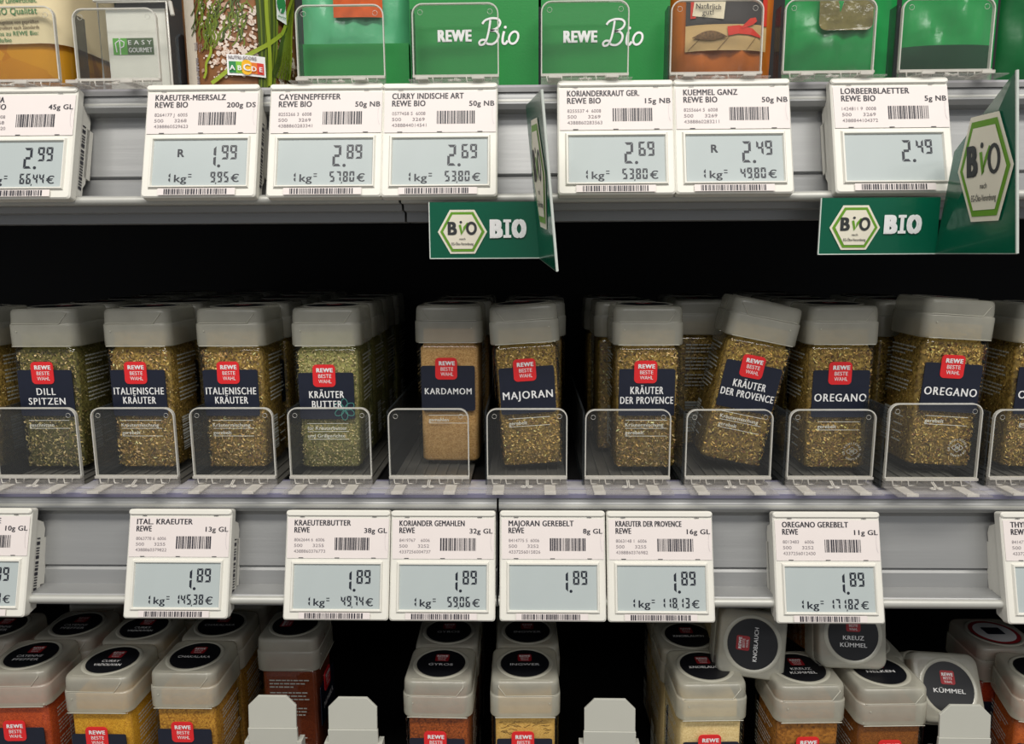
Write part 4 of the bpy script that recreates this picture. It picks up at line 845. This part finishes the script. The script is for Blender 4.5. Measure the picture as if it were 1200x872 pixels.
for k, ch in enumerate('ABCDE'): mb.text(ch, sx + 0.001 + (k + .5) * (ww - 0.002) / 5, sz + 0.0025, 0.0034 if ch == 'C' else 0.0024, None, 'c', ms(0.0029), 0.03)
mb.mat(6).text('NUTRI-SCORE', sx + 0.001, sz + hh * 0.78, 0.0016, 0.0135, 'l', ms(0.0023), 0.03); mb.build('score_print', NS, t)
mb = MB(); mb.flat([(0.0170, 0.0375), (0.0235, 0.0360), (0.0235, 0.060), (0.0170, 0.060)], ms(0.0021)); mb.mat(1).flat([(0.0202 + 0.0030 * math.cos(R(a)), 0.0462 + 0.0050 * math.sin(R(a))) for a in range(0, 360, 30)], ms(0.0024)); mb.mat(0).flat([(0.0188, 0.0405), (0.0200, 0.0435), (0.0190, 0.0430)], ms(0.0027)); mb.mat(2).text('Naturland', 0.0178, 0.0388, 0.0010, 0.005, 'l', ms(0.0025), 0.02)
mb.build('seal_print', [M_white, NS[1], NS[1]], t)

# D: cayenne pouch in its carton tray, E/F: cartons
def carton(pxl, pxr, label, y, pyt=None, hgt=0.10, d_=0.12, words=None):
    a, b = P(pxl, 60, y), P(pxr, 60, y); W = b.x - a.x; t = thing('carton', label, 'carton', ((a.x + b.x) / 2, y, UP + 0.0024))
    if pyt is not None: hgt = P(pxl, pyt, y).z - UP - 0.0024
    mb = MB(); th = 0.0010
    MB().box(-W / 2, W / 2, 0, th, 0, hgt).build('front_panel', M_green, t)
    mb.box(-W / 2, -W / 2 + th, th, d_, 0, hgt); mb.build('side_panel', M_green, t); MB().box(W / 2 - th, W / 2, th, d_, 0, hgt).build('side_panel', M_green, t)
    MB().box(-W / 2 + th, W / 2 - th, th, d_, 0, 0.001).build('carton_base', M_green, t)
    if words:
        mb = MB(); mp = lambda u, v: (u, -0.0003, v); k0, k1 = words; x0, zb = P(k0, 50, y).x - t.location.x, P(k0, words[2], y).z - t.location.z
        x1 = P(k0 + 38, 50, y).x - t.location.x; mb.text('REWE', x0, zb, 0.0062, x1 - x0, 'l', mp, 0.05); xs_ = P(k1, 50, y).x - t.location.x; bio_script(mb, xs_, zb - 0.001, 0.0125, mp); mb.build('front_print', M_white, t)
    return t
def carton2(*a, **k): 
    w_ = k.pop('words'); return carton(*a, words=w_, **k)
carton(350, 479, 'low green carton tray in front of the cayenne pouch', YU, 52, d_=0.12)
t, W, fr = pouch('spice_pouch', 'pale green cayenne pouch with an orange window at the top', 352, 480, 0.036, 0.125, 0.016, M_pouchpale, 3)
mb = MB(); (u0, v0), (u1, _) = rel(392, 22, t, 0.036), rel(449, 22, t, 0.036); grid_patch(mb, u0, u1, v0, 0.09, fr, 0.0006); mb.build('clear_window', mat('chilli_window', rgb(196, 86, 34), 0.15, noise=0.3, nscale=120, coat=0.6), t)
class _W(tuple): pass
def carton_words(t_args, k0, k1, zpy): return (k0, k1, zpy)
for args, kw in (((481, 631, 'plain green carton behind the second clear stop, lettered in white, left of its twin'), (514, 566, 50)), ((634, 784, 'green carton lettered in white, right of its twin and left of the orange pouch'), (661, 711, 51))):
    a, b, lab = args; k0, k1, py_ = kw; y = YU
    tt = carton(a, b, lab, y, None, 0.10)
    mb = MB(); mp = lambda u, v: (u, -0.0003, v); x0 = P(k0, py_, y).x - tt.location.x; zb = P(k0, py_ - 1, y).z - tt.location.z; x1 = P(k0 + 38, py_, y).x - tt.location.x
    mb.text('REWE', x0, zb, 0.0058, x1 - x0, 'l', mp, 0.05); bio_script(mb, P(k1, py_, y).x - tt.location.x, zb - 0.0015, 0.0130, mp); mb.build('front_print', M_white, tt)
# G: orange caraway pouch
t, W, fr = pouch('spice_pouch', 'orange caraway pouch printed with a chilli and a wooden board', 789, 908, 0.030, 0.125, 0.020, M_orange, 8, topw=1.12)
def rg(px, py): return rel(px, py, t, 0.024)
CL = {k: v for k, v in zip(['board', 'dark', 'red', 'seed', 'paper', 'seam'], [mat('board_print', rgb(196, 164, 112), 0.3, noise=0.1, nscale=80, coat=0.4), mat('slate_print', rgb(62, 58, 56), 0.3, coat=0.3), mat('chilli_print', rgb(206, 56, 40), 0.3, coat=0.3), mat('seed_print', rgb(112, 82, 46), 0.6, noise=0.5, nscale=900), mat('tag_print', rgb(220, 208, 180), 0.4), mat('seam_print', rgb(120, 92, 56), 0.4)])}
mb = MB(); (a0, b0), (a1, b1), (a2, b2) = rg(806, 57), rg(903, 57), rg(806, 26)
grid_patch(mb, a0, a1, b0, b2, fr, 0.0004); mb.mat(1); grid_patch(mb, a0, a1 - 0.001, b2, b2 + 0.05, fr, 0.0004)
mb.mat(5)
for q0, q1 in (((809, 56), (822, 43)), ((842, 57), (857, 40)), ((876, 58), (889, 41))): mb.stroke([rg(*q0), rg(*q1)], 0.0003, lambda u, v: fr(u, v, 0.0008))
mb.mat(2)
(r0, s0) = rg(898, 26); grid_patch(mb, r0, a1, s0, s0 + 0.05, fr, 0.0007); r0, s0 = rg(812, 18); r1, _ = rg(818, 18); grid_patch(mb, r0, r1, s0, s0 + 0.05, fr, 0.0008, 3)
mb.mat(3); cx, cz = rg(834, 41); mb.stroke([(cx - 0.0092 + 0.0184 * i / 14, cz + 0.0008 * math.sin(math.pi * i / 14)) for i in range(15)], [0.0004 + 0.0046 * math.sin(math.pi * i / 14) ** 1.2 for i in range(15)], lambda u, v: fr(u, v, 0.0012))
mb.mat(2); mb.stroke([rg(855, 34), rg(868, 32), rg(884, 34), rg(896, 40)], [0.0048, 0.0044, 0.0034, 0.0008], lambda u, v: fr(u, v, 0.0010)); mb.stroke([rg(872, 30), rg(884, 22), rg(890, 19)], [0.001, 0.0036, 0.002], lambda u, v: fr(u, v, 0.0011))
mb.mat(4); mb.flat([rg(814, 15), rg(850, 20), rg(854, -14), rg(818, -14)], lambda u, v: fr(u, v, 0.0012))
mb.mat(1); x_, z_ = rg(818, 7); mb.text('Natürlich', x_, z_, 0.0026, 0.0130, 'l', lambda u, v: fr(u, v + (u - x_) * -0.08, 0.0016), 0.012); x_, z_ = rg(825, 15); mb.text('gut!', x_, z_, 0.0026, 0.0058, 'l', lambda u, v: fr(u, v, 0.0016), 0.012)
mb.build('printed_photo', [CL['board'], CL['dark'], CL['red'], CL['seed'], CL['paper'], CL['seam']], t)
# H, I, J green pouches
t, W, fr = pouch('spice_pouch', 'glossy green bay leaf pouch with a rounded clear window, above the bay leaf price tag', 922, 1054, 0.030, 0.125, 0.014, M_pouchg, 12)
mb = MB(); (u0, v0), (u1, _) = rel(963, 33, t, 0.024), rel(1027, 33, t, 0.024)
mb.add([fr(x, z, 0.0008) for x, z in rrect(u0, u1, v0, v0 + 0.05, 0.004)], [tuple(range(len(rrect(0, 1, 0, 1, 0.1))))]); mb.build('clear_window', mat('leaf_window', rgb(112, 104, 62), 0.1, noise=0.45, nscale=120, bump=1.0, bscale=90, coat=0.8), t)
t, W, fr = pouch('spice_pouch', 'green pouch with a dark lower band, second from the right on the upper shelf', 1059, 1172, 0.034, 0.125, 0.012, M_pouchg, 15)
mb = MB(); (u0, v0), (u1, _) = rel(1061, 52, t, 0.030), rel(1170, 52, t, 0.030); grid_patch(mb, u0 + 0.001, u1 - 0.001, 0.001, v0, fr, 0.0006); mb.build('dark_band', M_pouchd, t)
pouch('spice_pouch', 'dark green pouch at the right picture edge of the upper shelf', 1176, 1290, 0.045, 0.125, 0.014, M_pouchdd, 17)
for (a, b, c_, lab) in ((-42, 62, 8, 'clear front stop before the turmeric jar'), (83, 182, 10, 'clear front stop before the box with the white card'), (345, 449, 6, 'clear front stop before the cayenne pouch'), (482, 584, 4, 'clear front stop before the left lettered carton'), (634, 738, 1, 'clear front stop before the right lettered carton'),
                        (787, 896, 0, 'clear front stop before the orange pouch'), (921, 1029, -1, 'clear front stop before the bay leaf pouch'), (1059, 1168, -2, 'clear front stop before the pouch with the dark band')):
    divider(a, b, c_, UP, 0.014, lab, depth=0.012)

# ------------------------------------------------------------------ white stops on the bottom shelf
for (a, b, yt, lab) in ((290, 346, 818, 'white plastic stop before the dark red-brown jar'), (384, 441, 820, 'white plastic stop left of the gyros jar'), (685, 745, 822, 'white plastic stop right of the ginger jar'), (1103, 1163, 829, 'white plastic stop before the tipped caraway jar')):
    y = -0.008; p0, p1 = P(a, yt + 12, y), P(b, yt + 12, y); zt = P(a, yt, y).z - LOW; Wd = p1.x - p0.x; h_ = Wd / 2
    t = thing('shelf_stop', lab, 'divider', ((p0.x + p1.x) / 2, y, LOW), group='white plastic stops')
    zm = zt - 0.0190; c = 0.0058
    mb = MB(); out = [(-h_, zm), (h_, zm), (h_, zt - c), (h_ - c, zt), (-h_ + c, zt), (-h_, zt - c)]
    mb.plate(out, 0, 0.0014, 0.0002); mb.v = [(x, yy + (zz - zm) * 0.10, zz) for x, yy, zz in mb.v]; mb.build('upper_panel', M_stop, t)
    MB().plate(rrect(-h_ - 0.0004, h_ + 0.0004, 0.0, zm, 0.0006), -0.0004, 0.0014, 0.0002).build('lower_panel', M_stop, t)
    for sx in (-1, 1): MB().box(sx * (h_ + 0.0014) - 0.0014, sx * (h_ + 0.0014) + 0.0014, -0.0008, 0.006, 0.0, zm - 0.0085).build('side_lug', M_stop, t)
    MB().box(-h_ - 0.003, h_ + 0.003, 0.0014, 0.014, 0.0, 0.0015).build('track', M_track, t)
